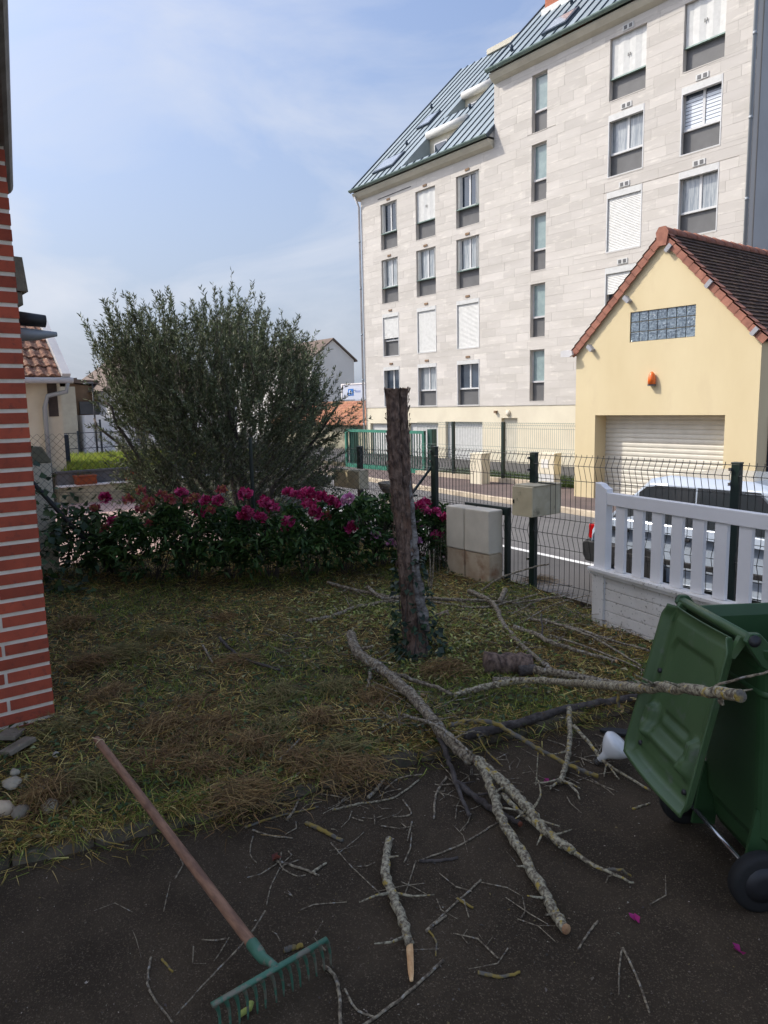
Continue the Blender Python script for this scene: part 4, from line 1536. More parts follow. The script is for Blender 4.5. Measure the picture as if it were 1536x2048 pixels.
# far grey gabled house
gg = thing('gabled_house', 'pale grey house with plain gable wall and dark roof above the olive tree', 'house', (-64, 38.5, -1))
ap = gx(665, 680, -60)
ev = gx(706, 720, -60)
hwid = ev.y - ap.y + .1
B().prism([(-60, ap.y - hwid, -1.1), (-60, ap.y + hwid, -1.1), (-60, ap.y + hwid, ev.z), (-60, ap.y, ap.z), (-60, ap.y - hwid, ev.z)], (-16, 0, 0)).obj('wall', 'far_grey', gg)
b = B()
sl_ = (ap.z - ev.z) / hwid
for sg_ in (-1, 1):
    a0 = Vector((-59.8, ap.y, ap.z + .05))
    a1 = Vector((-59.8, ap.y + sg_ * (hwid + .3), ap.z + .05 - sl_ * (hwid + .3)))
    b.prism([a0, a1, a1 + Vector((0, 0, .15)), a0 + Vector((0, 0, .15))], (-16.4, 0, 0))
b.obj('roof', 'far_roof', gg)
for j in range(3):
    xx = -62.5 - j * 4
    B().box(xx, xx + 1.2, ap.y - hwid - .05, ap.y - hwid + .02, 3.2, 4.8).obj('window', 'glass_dark', gg)

# neighbour's house at the left with old tiles
nh = thing('neighbour_house', 'cream neighbour house with old ribbed tiles and white verge board', 'house', (-17, 2, -.25))
B().box(-18.6, -16, -5, 4.05, -.4, 2.2).obj('wall', 'render_cream', nh)
ex_, ez2, rx_, rz_ = -15.72, 2.27, -17.15, 3.42
d_ = Vector((rx_ - ex_, 0, rz_ - ez2))
ln = d_.length
d_.normalize()
nrm = Vector((-d_.z, 0, d_.x))
if nrm.z < 0:
    nrm = -nrm
b = B()
tw, th = .20, .30
vs = []
fs = []
for a_, l_ in ((0, .045), (th * 1.08, .012)):
    for k in range(7):
        w = k / 6
        vs.append(d_ * a_ + Vector((0, w * tw * 1.02, 0)) + nrm * (l_ + .045 * max(0, math.sin(w * 2 * math.pi * .75 + .2))))
for k in range(6):
    fs.append((k, k + 1, 8 + k, 7 + k))
fs.append(tuple(list(range(7)) + [14, 15]))
vs += [Vector((0, tw * 1.02, 0)), Vector((0, 0, 0))]
b.add(vs, fs)
tme = b.mesh('roof_tile', 'roof_tile_old')
for r in range(6):
    for c in range(9):
        p = Vector((ex_, 4.0 - (c + 1) * tw, ez2)) + d_ * (r * ln / 6)
        put('roof_tile', tme, nh, TRS(p, (0, 0, 0), 1))
b = B()
b.prism([(ex_, -5.2, ez2 - .03), (rx_, -5.2, rz_ - .03), (-18.7, -5.2, ez2 - .03)], (0, 9.3, 0))
b.obj('roof_deck', 'fascia_wood', nh)
b = B()
a0 = Vector((ex_ - .02, 4.02, ez2 - .06))
b.prism([a0, a0 + nrm * .17, a0 + nrm * .17 + d_ * (ln + .05), a0 + d_ * (ln + .05)], (0, .16, 0))
b.obj('verge_board', 'pipe_white', nh)
B().tube([(ex_ + .05, -5, ez2 - .07), (ex_ + .05, 4.22, ez2 - .06)], .06, 10).obj('gutter', 'pipe_white', nh, True)
B().tube([(ex_ + .05, 4.12, ez2 - .1), (-15.75, 4.1, ez2 - .28), (-15.8, 3.75, ez2 - .36), (-15.9, 3.70, ez2 - .6), (-15.9, 3.70, -.3)], .045, 10).obj('drainpipe', 'pipe_grey', nh, True)
B().box(-16.02, -15.985, 3.80, 3.98, 1.5, 2.19).obj('corner_board', 'fascia_wood', nh)

# neighbour's low wall with terracotta planters
lwall = thing('garden_wall', 'low mottled wall with white ledge and dark upper part at neighbour', 'wall', (-15.5, 5, -.25))
B().box(-15.75, -15.5, 3.75, 9.6, -.3, .095).obj('lower_wall', 'wall_mottled', lwall)
B().box(-15.77, -15.44, 3.75, 9.6, .097, .125).obj('ledge', 'white_house', lwall)
B().box(-15.78, -15.62, 3.75, 9.6, .127, .40).obj('upper_wall', 'wall_grey', lwall)
for (a, b_, lab) in ((150, 190, 'terracotta planter trough on the white ledge nearest the drainpipe'), (252, 290, 'terracotta planter trough on the white ledge, half behind the olive tree')):
    y0, y1 = gx(a, 965, -15.5).y, gx(b_, 965, -15.5).y
    tr = thing('planter_trough', lab, 'planter', (-15.5, (y0 + y1) / 2, .12), 0, 'terracotta troughs on the ledge')
    b = B()
    b.prism([(-15.61, y0 + .02, .127), (-15.40, y0 + .02, .127), (-15.37, y0, .29), (-15.61, y0, .29)], (0, y1 - y0, 0))
    b.obj('trough', 'planter_terracotta', tr, bevel=.008)
    B().box(-15.62, -15.35, y0 - .01, y1 + .01, .285, .315).obj('rim', 'planter_terracotta', tr, bevel=.005)
    bl_ = B()
    for j in range(40):
        x, y = random.uniform(-15.58, -15.4), random.uniform(y0 + .03, y1 - .03)
        h = random.uniform(.05, .16)
        dx, dy = random.uniform(-.06, .06), random.uniform(-.06, .06)
        g_ = random.choice(((.20, .15, .07), (.12, .11, .05), (.09, .12, .04)))
        bl_.cur = g_
        bl_.add([(x, y, .30), (x, y + .008, .30), (x + dx, y + dy, .30 + h)], [(0, 1, 2)])
    bl_.obj('dry_plants', 'grass_blade', tr)
# dark garden railing posts behind the lawn
rl = thing('garden_railing', 'thin dark railing behind the sunlit lawn at neighbour', 'fence', (-21.6, 6, .3))
for j in range(9):
    y = 4.6 + j * .62
    B().box(-21.62, -21.58, y - .025, y + .025, .2, 1.35 if j % 2 else 1.05).obj('post', 'navy_paint', rl)
for z in (.55, .98):
    B().box(-21.605, -21.595, 4.6, 9.6, z, z + .02).obj('rail', 'navy_paint', rl)
bx_ = thing('letter_cabinet', 'dark blue upright box at the lawn corner beside the drainpipe', 'cabinet', (-17, 4.4, .3))
q = gx(128, 915, -17.5)
B().box(-17.8, -17.5, q.y - .13, q.y + .14, .2, 1.08).obj('body', 'navy_paint', bx_, bevel=.01)
B().box(-17.5, -17.49, q.y - .11, q.y + .12, .4, 1.0).obj('door', 'navy_paint', bx_, bevel=.004)

# far houses along the street at the left
fh = thing('cream_house', 'long cream house with brown gable far along the street at left', 'house', (-46, 12.5, -1))
B().box(-70, -45, 9.8, 12.2, -1.1, 3.0).obj('wall', 'render_cream', fh)
b = B()
b.prism([(-46.5, 12.2, -1.1), (-46.5, 14.6, -1.1), (-46.5, 14.6, 2.95), (-46.5, 12.2, 3.25)], (-12, 0, 0))
b.obj('gable', 'far_brown', fh)
b = B()
b.prism([(-44.8, 9.4, 3.0), (-44.8, 12.3, 3.3), (-44.8, 12.3, 3.5), (-44.8, 9.4, 3.2)], (-26, 0, 0))
b.prism([(-46.3, 12.31, 3.27), (-46.3, 15.2, 3.1), (-46.3, 15.2, 3.3), (-46.3, 12.31, 3.5)], (-13, 0, 0))
b.obj('roof', 'far_roof', fh)
B().box(-46.48, -46.3, 12.75, 13.9, 1.4, 2.15).obj('shutter', 'spandrel', fh)
b = B()
b.box(-44.98, -44.9, 11.0, 11.06, -1, 3)
b.obj('drainpipe', 'fascia_wood', fh)
ann = B().box(-46.4, -44.6, 12.5, 14.0, -1.1, 1.35).obj('annex', 'white_house', fh)
B().box(-44.6, -44.55, 12.95, 13.35, -.2, .9).obj('window', 'glass_curtain', ann)
wh = thing('white_house', 'bright white house with brown hipped roof behind the olive tree', 'house', (-44, 16, -1))
B().box(-52, -44, 13.9, 21, -1.1, 2.75).obj('wall', 'white_house', wh)
b = B()
R0, R1 = 2.72, 5.4
c4 = [(-43.5, 13.3, R0), (-43.5, 21.6, R0), (-52.5, 21.6, R0), (-52.5, 13.3, R0)]
t2 = [(-46.8, 16.4, R1), (-46.8, 18.5, R1), (-49.2, 18.5, R1), (-49.2, 16.4, R1)]
b.add(c4 + t2, [(0, 1, 5, 4), (1, 2, 6, 5), (2, 3, 7, 6), (3, 0, 4, 7), (4, 5, 6, 7), (3, 2, 1, 0)])
b.obj('roof', 'far_roof', wh)
for (y, z) in ((15.2, 1.2), (17.2, 1.2), (15.2, -.3), (17.6, -.3)):
    w = B().box(-44.05, -43.97, y, y + .75, z, z + 1.05).obj('window', 'glass_dark', wh)
B().box(-44.06, -43.98, 14.0, 20.9, -1.1, -.55).obj('base_band', 'cream_paint', wh)
slp = gd(195, 905, 42)
st = thing('street_lamp', 'slim street lamp with flat head in front of the white house', 'street lamp', (slp.x, slp.y, -1.1))
top = gd(193, 768, 42)
B().tube([(slp.x, slp.y, -1.1), (slp.x, slp.y, top.z)], [.06, .04], 10).obj('pole', 'wire_galv', st, True)
b = B()
b.prism([(slp.x - .3, slp.y - .45, top.z), (slp.x - .3, slp.y + .1, top.z), (slp.x - .3, slp.y + .05, top.z + .10), (slp.x - .3, slp.y - .3, top.z + .08)], (.3, 0, 0))
b.obj('lamp_head', 'spandrel', st, bevel=.02)
# ------------------------------------------------------------------ leaf and blade builders
def unit(a):
    return a / np.maximum(np.linalg.norm(a, axis=1, keepdims=True), 1e-9)


def leaf_cloud(base, d, up, ln, wd, col, fold=.25, droop=.15):
    """folded diamond leaves: base points, directions, up hints, lengths, widths, colours"""
    d = unit(d)
    s_ = unit(np.cross(d, up))
    n = np.cross(s_, d)
    mid = base + d * (ln * .45)[:, None] + n * (ln * .05)[:, None]
    tip = base + d * ln[:, None] - n * (ln * droop)[:, None]
    l_ = mid + s_ * (wd / 2)[:, None] + n * (wd * fold)[:, None]
    r_ = mid - s_ * (wd / 2)[:, None] + n * (wd * fold)[:, None]
    V = np.stack([base, l_, tip, r_], 1).reshape(-1, 3)
    i = np.arange(len(base))[:, None] * 4
    F = np.concatenate([i + np.array([[0, 2, 1]]), i + np.array([[0, 3, 2]])], 1).reshape(-1, 3)
    return V, F, np.repeat(col, 4, 0)


def blades(base, d, ln, wd, col, bend):
    """curved grass blades of two segments; d is the unit starting direction, bend the sideways end shift"""
    s_ = unit(np.cross(d, np.array([[0, 0, 1.0]]) + rng.normal(0, .3, d.shape)))
    mid = base + d * (ln * .5)[:, None] + bend * .3
    tip = base + d * (ln * .85)[:, None] + bend
    w = (wd / 2)[:, None]
    V = np.stack([base - s_ * w, base + s_ * w, mid - s_ * w * .8, mid + s_ * w * .8, tip], 1).reshape(-1, 3)
    i = np.arange(len(base))[:, None] * 5
    F = np.concatenate([i + np.array([[0, 1, 3]]), i + np.array([[0, 3, 2]]), i + np.array([[2, 3, 4]])], 1).reshape(-1, 3)
    return V, F, np.repeat(col, 5, 0)


def join(parts):
    V, F, C, n = [], [], [], 0
    for v, f, c in parts:
        V.append(v)
        F.append(f + n)
        C.append(c)
        n += len(v)
    return np.concatenate(V), np.concatenate(F), np.concatenate(C)


def pal(n, cols, var=.25):
    c = np.array(cols)[rng.integers(0, len(cols), n)]
    return c * rng.uniform(1 - var, 1 + var, (n, 1)) * rng.uniform(.92, 1.08, (n, 3))


def vnoise(x, y, s_, o_=0.0):
    return np.array([mnoise.noise(Vector((a * s_, b_ * s_, o_))) for a, b_ in zip(x, y)])


# ------------------------------------------------------------------ garden floor
def garden_pts(n):
    out_ = []
    while sum(len(o_) for o_ in out_) < n:
        # denser towards the camera
        x = -2.1 - 5.9 * rng.random(n) ** 1.25
        y = rng.uniform(-.9, 5.0, n)
        k = (x < np.interp(y, KY, KX) + .02) & (y < np.interp(x, [p[0] for p in STREET], [p[1] for p in STREET])) & ~((x < -3.98) & (y < .87))
        k &= ~((y > 4.30 - .207 * (x + 2.69) - .02) & (x > -3.25))
        out_.append(np.stack([x[k], y[k]], 1))
    p = np.concatenate(out_)[:n]
    z = np.array([gh(a, b_) for a, b_ in p])
    return np.column_stack([p, z])


P0 = garden_pts(90000)
nz_ = vnoise(P0[:, 0], P0[:, 1], 1.6) + .6 * vnoise(P0[:, 0], P0[:, 1], 5.0, 4.0)
HAY = [tuple(1.22 * v for v in c) for c in [(.36, .235, .065), (.48, .35, .10), (.20, .125, .038), (.10, .062, .022), (.62, .49, .18), (.14, .088, .03)]]
GRN = [tuple(1.22 * v for v in c) for c in [(.15, .185, .032), (.20, .235, .045), (.09, .13, .026), (.25, .28, .06)]]
isg = (nz_ + rng.normal(0, .35, len(nz_))) > .12
col = np.where(isg[:, None], pal(len(P0), GRN), pal(len(P0), HAY))
az = rng.uniform(0, 2 * np.pi, len(P0))
el = np.where(isg, rng.uniform(.15, 1.2, len(P0)), rng.uniform(-.05, .45, len(P0)))
d = np.stack([np.cos(az) * np.cos(el), np.sin(az) * np.cos(el), np.sin(el)], 1)
ln = rng.uniform(.04, .12, len(P0)) * np.where(isg, .75, 1.15)
bend = np.stack([rng.normal(0, .02, len(P0)), rng.normal(0, .02, len(P0)), -rng.uniform(0, .02, len(P0))], 1)
base = P0 + np.stack([np.zeros(len(P0)), np.zeros(len(P0)), rng.uniform(-.005, .02, len(P0))], 1)
V, F, C = blades(base, d, ln, rng.uniform(.002, .0055, len(P0)), col, bend)
V[:, 2] = np.maximum(V[:, 2], -.02)
tag(put('grass', np_mesh('grass', V, F, MATS['grass_blade'], C)), 'short mown grass and dry cuttings covering the garden', 'grass', kind='stuff')

# loose mounds of dry cuttings
MOUNDS = [(209, 1405), (383, 1414), (373, 1487), (430, 1455), (506, 1501), (551, 1464), (670, 1382), (528, 1419), (140, 1462), (414, 1542), (692, 1505), (296, 1533), (492, 1601), (600, 1530), (330, 1462), (640, 1450),
          (250, 1310), (180, 1330), (340, 1275), (470, 1330), (560, 1395), (230, 1390), (760, 1400), (100, 1600), (190, 1570), (610, 1235), (1080, 1165), (150, 1250), (700, 1545), (560, 1260), (890, 1345), (450, 1240)]
parts = []
for (a, b_) in MOUNDS:
    c = np.array(gz(a, b_))
    r = random.uniform(.09, .19)
    n = int(650 * r / .14)
    q = rng.normal(0, r * .5, (n, 2))
    hh_ = np.maximum(0, 1 - (np.linalg.norm(q, axis=1) / (r * 1.4)) ** 2) * random.uniform(.045, .085)
    bs = np.column_stack([c[0] + q[:, 0], c[1] + q[:, 1], c[2] + hh_ * rng.uniform(.3, 1, n)])
    az = rng.uniform(0, 2 * np.pi) + rng.normal(0, .75, n) + np.pi * rng.integers(0, 2, n)
    el = rng.uniform(-.35, .4, n)
    d = np.stack([np.cos(az) * np.cos(el), np.sin(az) * np.cos(el), np.sin(el)], 1)
    warm = random.choice((1, 1, 0))
    cc = pal(n, [(.30, .185, .075), (.20, .12, .05), (.40, .27, .11), (.13, .085, .04)] if warm else [(.27, .21, .08), (.17, .17, .055), (.38, .30, .12), (.12, .10, .04)])
    parts.append(blades(bs, d, rng.uniform(.06, .15, n), rng.uniform(.002, .004, n), cc, np.stack([rng.normal(0, .03, n), rng.normal(0, .03, n), -rng.uniform(0, .035, n)], 1)))
V, F, C = join(parts)
V[:, 2] = np.maximum(V[:, 2], -.01)
tag(put('dry_grass_cuttings', np_mesh('dry_grass_cuttings', V, F, MATS['grass_blade'], C)), 'tangled mounds of brown dry grass cuttings lying on the garden', 'cuttings', kind='stuff')

# grass and straw trailing over the kerb onto the asphalt
n = 13000
yk = rng.uniform(-.6, 3.4, n)
off = rng.normal(-.015, .06, n)
keep = (vnoise(yk, yk * 0, 2.2, 7.0) + rng.normal(0, .25, n)) > -.08
yk, off = yk[keep], off[keep]
n = len(yk)
xk = np.interp(yk, KY, KX) + off
zk_ = np.where(off > .06, -.046, .012 - np.maximum(0, off) * .5)
az = rng.uniform(0, 2 * np.pi, n)
el = rng.uniform(-.2, .5, n)
d = np.stack([np.cos(az) * np.cos(el) + .3, np.sin(az) * np.cos(el), np.sin(el)], 1)
V, F, C = blades(np.column_stack([xk, yk, zk_]), unit(d), rng.uniform(.03, .11, n), rng.uniform(.002, .0042, n), np.where((rng.random(n) < .35)[:, None], pal(n, GRN), pal(n, HAY)), np.stack([rng.normal(.01, .02, n), rng.normal(0, .02, n), -rng.uniform(0, .04, n)], 1))
V[:, 2] = np.maximum(V[:, 2], -.048)
tag(put('kerb_straw', np_mesh('kerb_straw', V, F, MATS['grass_blade'], C)), 'straw and grass trailing over the garden kerb stones', 'straw', kind='stuff')

# broad weed leaves and pale dropped leaves
P1 = garden_pts(9000)
n = len(P1)
sx = np.array([(p - Vector((0, 0, 0))).length for p in [Vector(q) for q in P1]])
tr_c = np.array(gz(835, 1240))
near = np.exp(-((P1[:, 0] - tr_c[0]) ** 2 + (P1[:, 1] - tr_c[1] - .1) ** 2) / .9)
pale = rng.random(n) < .75 * near + .03
col = np.where(pale[:, None], pal(n, [(.30, .33, .11), (.36, .36, .16), (.22, .27, .08), (.42, .40, .22)]), pal(n, [(.07, .12, .035), (.10, .15, .045), (.05, .08, .03), (.14, .105, .045)]))
az = rng.uniform(0, 2 * np.pi, n)
el = rng.uniform(-.1, .6, n)
d = np.stack([np.cos(az) * np.cos(el), np.sin(az) * np.cos(el), np.sin(el)], 1)
up = np.tile([0, 0, 1.0], (n, 1)) + rng.normal(0, .35, (n, 3))
V, F, C = leaf_cloud(P1 + [0, 0, .02], d, up, rng.uniform(.018, .05, n), rng.uniform(.010, .026, n), col)
tag(put('fallen_leaves', np_mesh('fallen_leaves', V, F, MATS['leaf'], C)), 'small weeds and pale leaves scattered over the garden floor', 'leaves', kind='stuff')

# brighter drifts of pale leaves around the foot of the trunk
qs = []
for (a, b_, sx_, m_) in ((700, 1215, .30, 420), (780, 1240, .22, 260), (920, 1240, .32, 520), (960, 1300, .25, 260), (880, 1330, .2, 160)):
    c = np.array(gz(a, b_))
    q = np.column_stack([c[0] + rng.normal(0, sx_, m_), c[1] + rng.normal(0, sx_, m_), np.zeros(m_)])
    q[:, 2] = [gh(u_, v_) + .03 for u_, v_ in q[:, :2]]
    qs.append(q)
q = np.concatenate(qs)
n = len(q)
az = rng.uniform(0, 2 * np.pi, n)
el = rng.uniform(-.1, .8, n)
d = np.stack([np.cos(az) * np.cos(el), np.sin(az) * np.cos(el), np.sin(el)], 1)
V, F, C = leaf_cloud(q, d, np.tile([0, 0, 1.0], (n, 1)) + rng.normal(0, .5, (n, 3)), rng.uniform(.02, .055, n), rng.uniform(.007, .02, n), pal(n, [(.44, .46, .12), (.52, .50, .18), (.32, .38, .09), (.60, .56, .26), (.28, .24, .08), (.20, .22, .06)]))
tag(put('pale_leaves', np_mesh('pale_leaves', V, F, MATS['leaf'], C)), 'pale yellow green leaves dropped round the foot of the cut trunk', 'leaves', kind='stuff')

# crumbs of bark, seeds and gravel on the driveway
n = 11000
q = np.column_stack([rng.uniform(-3.2, 1.2, n), rng.uniform(-.6, 4.0, n)])
q = q[q[:, 0] > np.interp(q[:, 1], KY, KX) + .04]
n = len(q)
hist = rng.random(n)
sz = np.where(hist < .93, rng.uniform(.0015, .0042, n), rng.uniform(.004, .009, n))
parts = []
cc = pal(n, [(.16, .13, .10), (.10, .085, .07), (.22, .17, .10), (.07, .06, .05), (.42, .36, .28), (.20, .15, .05)], .3)
az = rng.uniform(0, 2 * np.pi, n)
d = np.stack([np.cos(az), np.sin(az), rng.uniform(-.05, .15, n)], 1)
V, F, C = leaf_cloud(np.column_stack([q, np.full(n, -.046)]), d, np.tile([0, 0, 1.0], (n, 1)) + rng.normal(0, .4, (n, 3)), sz * rng.uniform(1, 2.2, n), sz, cc, .3, .0)
V[:, 2] = np.maximum(V[:, 2], -.0485)
tag(put('wood_crumbs', np_mesh('wood_crumbs', V, F, MATS['leaf'], C)), 'crumbs of bark and gravel strewn over the dark driveway', 'debris', kind='stuff')

# verge grass and sunlit lawn
def turf(name, label, x0, x1, y0, y1, zf, n, h, cols_):
    q = np.column_stack([rng.uniform(x0, x1, n), rng.uniform(y0, y1, n)])
    bs = np.column_stack([q, zf(q)])
    az = rng.uniform(0, 2 * np.pi, n)
    el = rng.uniform(.6, 1.5, n)
    d = np.stack([np.cos(az) * np.cos(el), np.sin(az) * np.cos(el), np.sin(el)], 1)
    V, F, C = blades(bs, d, rng.uniform(h * .5, h, n), np.full(n, h * .08), pal(n, cols_), rng.normal(0, h * .15, (n, 3)) * [1, 1, .3])
    tag(put(name, np_mesh(name, V, F, MATS['grass_blade'], C)), label, 'grass', kind='stuff')


turf('lawn_grass', 'sunlit yellow green lawn behind the planter wall', -21, -15.8, 3.9, 9.4, lambda q: np.full(len(q), .36), 16000, .22, [(.30, .36, .05), (.22, .30, .05), (.38, .40, .08)])
turf('verge_grass', 'rough green grass strip in front of the apartment car park', -19, -11.7, 16.3, 18.2, lambda q: np.full(len(q), -.82), 7000, .28, [(.07, .11, .03), (.10, .14, .04), (.05, .08, .025)])

# ------------------------------------------------------------------ olive tree
olive = thing('olive_tree', 'bushy grey green olive tree behind the chain link fence', 'tree', (-8.85, 4.09, -.25))
OC = np.array([-8.85, 4.09, 0.0])
tk = B()
limbs = []
rt_ = np.array(RT)
fw_ = np.array([FW.x, FW.y, 0]) / math.hypot(FW.x, FW.y)
rh = np.array([RT.x, RT.y, 0]) / math.hypot(RT.x, RT.y)
def O_(a, c, z):
    """a: metres to the right in view, c: metres away, z: height"""
    return OC + rh * a + fw_ * c + np.array([0, 0, z])
stems = [((.30, .0, -.3), (.25, .1, .6), (.15, .2, 1.4), (.0, .1, 2.2)), ((.35, 0, -.3), (.55, -.1, .5), (.9, -.2, 1.3), (1.25, -.1, 1.8)), ((.25, .05, -.3), (-.1, -.1, .5), (-.55, -.3, 1.2), (-1.0, -.2, 2.0)),
         ((.28, .1, -.3), (.1, .4, .6), (-.3, .7, 1.5), (-.5, .8, 2.0)), ((.3, .0, -.3), (.45, -.4, .6), (.4, -.8, 1.3), (.3, -.9, 2.2)), ((.32, .05, -.3), (.7, .3, .5), (1.1, .6, 1.0), (1.55, .5, 1.6)),
         ((.25, .0, -.3), (-.3, -.2, .4), (-1.0, -.1, .9), (-1.55, .0, 1.5)), ((.2, 0, -.3), (-.2, -.5, .5), (-.7, -.8, 1.0), (-1.1, -.8, 1.7))]
for st_ in stems:
    p = smooth_path([O_(*q) for q in st_], 5, .02)
    limbs.append(p)
    tk.tube(p, list(np.linspace(.045, .012, len(p))), 7)
tk.obj('trunk', 'bark_dark', olive, True)
sh_pts, sh_dir = [], []
twb = B()
leafp = []
nsh = 0
while nsh < 1900:
    # random point in an irregular crown volume (view-aligned coordinates)
    a, c, z = rng.uniform(-1.9, 1.95), rng.uniform(-1.35, 1.35), rng.uniform(.05, 2.45)
    # outline: half widths by height
    wl = np.interp(z, [0, .4, .8, 1.3, 1.7, 2.0, 2.25, 2.55], [.80, .90, 1.0, 1.12, 1.22, 1.40, 1.30, .6])
    wr = np.interp(z, [0, .4, .8, 1.3, 1.7, 2.0, 2.25, 2.55], [1.0, 1.2, 1.38, 1.45, 1.40, 1.2, .8, .3])
    w = wl if a < 0 else wr
    rr = (a / w) ** 2 + (c / (1.25 * (1 - .25 * (z / 3) ** 2))) ** 2
    if rr > 1 or (rr < .25 and rng.random() < .6):
        continue
    if mnoise.noise(Vector((a * 1.5, c * 1.5, z * 1.5))) < -.30:
        continue
    out_d = rh * a + fw_ * c * .8 + np.array([0, 0, (z - .9) * 1.1 + .9])
    dr_ = out_d / np.linalg.norm(out_d) + rng.normal(0, .35, 3)
    if z > 1.6:
        dr_[2] += .8
    dr_ /= np.linalg.norm(dr_)
    p0 = O_(a, c, z)
    L_ = rng.uniform(.30, .62) * (1.05 if z > 1.9 else 1)
    p1 = p0 + dr_ * L_ * .5 + rng.normal(0, .03, 3)
    p2 = p0 + dr_ * L_ + rng.normal(0, .05, 3) + np.array([0, 0, .05])
    twb.tube([p0 - dr_ * .1, p1, p2], [.0035, .0028, .0012], 3, False)
    m_ = int(58 * L_ / .45)
    tt = rng.uniform(.0, 1.0, m_)
    pos = (1 - tt)[:, None] ** 2 * p0 + (2 * tt * (1 - tt))[:, None] * p1 + (tt ** 2)[:, None] * p2
    rad = rng.normal(0, 1, (m_, 3))
    ld = unit(rad - (rad @ dr_)[:, None] * dr_) * .8 + dr_ * rng.uniform(.5, 1.3, m_)[:, None]
    sh = rng.uniform(.75, 1.2)
    cc = pal(m_, [(.115, .145, .075), (.08, .105, .050), (.16, .19, .10), (.24, .27, .165)], .2) * sh
    leafp.append(leaf_cloud(pos, ld, rng.normal(0, 1, (m_, 3)), rng.uniform(.042, .072, m_), rng.uniform(.010, .016, m_), cc, .15, .05))
    nsh += 1
V, F, C = join(leafp)
put('crown', np_mesh('crown', V, F, MATS['olive_leaf'], C), olive)['kind'] = 'stuff'
twb.obj('twigs', 'bark_dark', olive)['kind'] = 'stuff'

# ------------------------------------------------------------------ peonies along the fence
def flower_mesh(name, cols_, r=.05, n=46, ragged=.0):
    az = rng.uniform(0, 2 * np.pi, n)
    el = np.arcsin(rng.uniform(-.35, 1, n))
    d = np.stack([np.cos(az) * np.cos(el), np.sin(az) * np.cos(el), np.sin(el)], 1)
    b0 = d * r * rng.uniform(.15, .55, n)[:, None]
    dd = d + rng.normal(0, .35 + ragged, (n, 3)) + [0, 0, .25 - ragged]
    return np_mesh(name, *leaf_cloud(b0, dd, d + rng.normal(0, .3, (n, 3)), rng.uniform(.6, 1.0, n) * r, rng.uniform(.5, .8, n) * r, pal(n, cols_, .25), .35, .1)[:2], MATS['petal'], np.repeat(pal(n, cols_, .25), 4, 0))


FL = {'m': [flower_mesh('flower_magenta', [(.52, .03, .15), (.66, .07, .24), (.36, .015, .09), (.74, .16, .34)], .058, 70) for _ in range(3)],
      'f': [flower_mesh('flower_faded', [(.44, .09, .12), (.54, .17, .15), (.32, .07, .09), (.46, .26, .10)], .048, 44, .25) for _ in range(3)],
      'p': [flower_mesh('flower_pink', [(.74, .40, .58), (.82, .52, .66), (.62, .22, .46)], .05, 50) for _ in range(2)]}
BLOOMS = [(282, 982, 'f'), (210, 997, 'm'), (190, 1017, 'f'), (257, 1000, 'f'), (297, 1005, 'f'), (282, 1020, 'f'), (324, 990, 'f'), (364, 987, 'm'), (376, 1004, 'f'), (225, 1045, 'm'), (210, 1059, 'f'), (303, 1048, 'f'), (391, 995, 'f'), (411, 1002, 'm'), (435, 1002, 'm'), (443, 980, 'f'), (421, 1022, 'f'), (398, 1027, 'm'), (340, 1000, 'f'),
          (490, 990, 'm'), (495, 1024, 'm'), (487, 1034, 'm'), (520, 1037, 'm'), (529, 1005, 'm'), (537, 1012, 'm'), (545, 1018, 'm'), (576, 987, 'm'), (591, 991, 'm'), (610, 990, 'm'), (618, 990, 'm'), (618, 1012, 'm'), (631, 1028, 'm'), (643, 997, 'm'), (653, 1032, 'f'), (662, 1002, 'm'), (669, 1008, 'm'), (698, 997, 'p'), (686, 1006, 'p'), (576, 1047, 'm'), (705, 1057, 'm'), (752, 1073, 'p'), (574, 1056, 'm'),
          (826, 1016, 'm'), (842, 1010, 'm'), (850, 1008, 'm'), (852, 1024, 'm'), (872, 1025, 'm'), (888, 1037, 'm'), (876, 1072, 'm'), (838, 1053, 'p'), (784, 1088, 'p'), (834, 1083, 'p')]
PL = [(150, 1130, .30), (215, 1140, .42), (295, 1150, .46), (375, 1150, .46), (455, 1148, .46), (535, 1146, .46), (615, 1142, .46), (690, 1136, .44), (760, 1128, .42), (830, 1118, .42), (868, 1112, .32)]
PNAMES = ['leafy peony clump without flowers, leftmost beside the brick corner', 'peony clump with few faded red blooms near the black brace', 'peony clump with faded rose blooms at the left of the bed', 'peony clump with brownish pink blooms in front of the olive trunk', 'peony clump with wilted red blooms left of the thin green post', 'peony clump with bright magenta blooms around the thin green post', 'peony clump with magenta blooms just right of the thin green post', 'peony clump with pale pink blooms under the small letter box', 'peony clump left of the cut trunk, below the stone bowl', 'peony clump right of the cut trunk with pale and magenta blooms', 'small rightmost peony clump with magenta blooms at the fence post']
peon = []
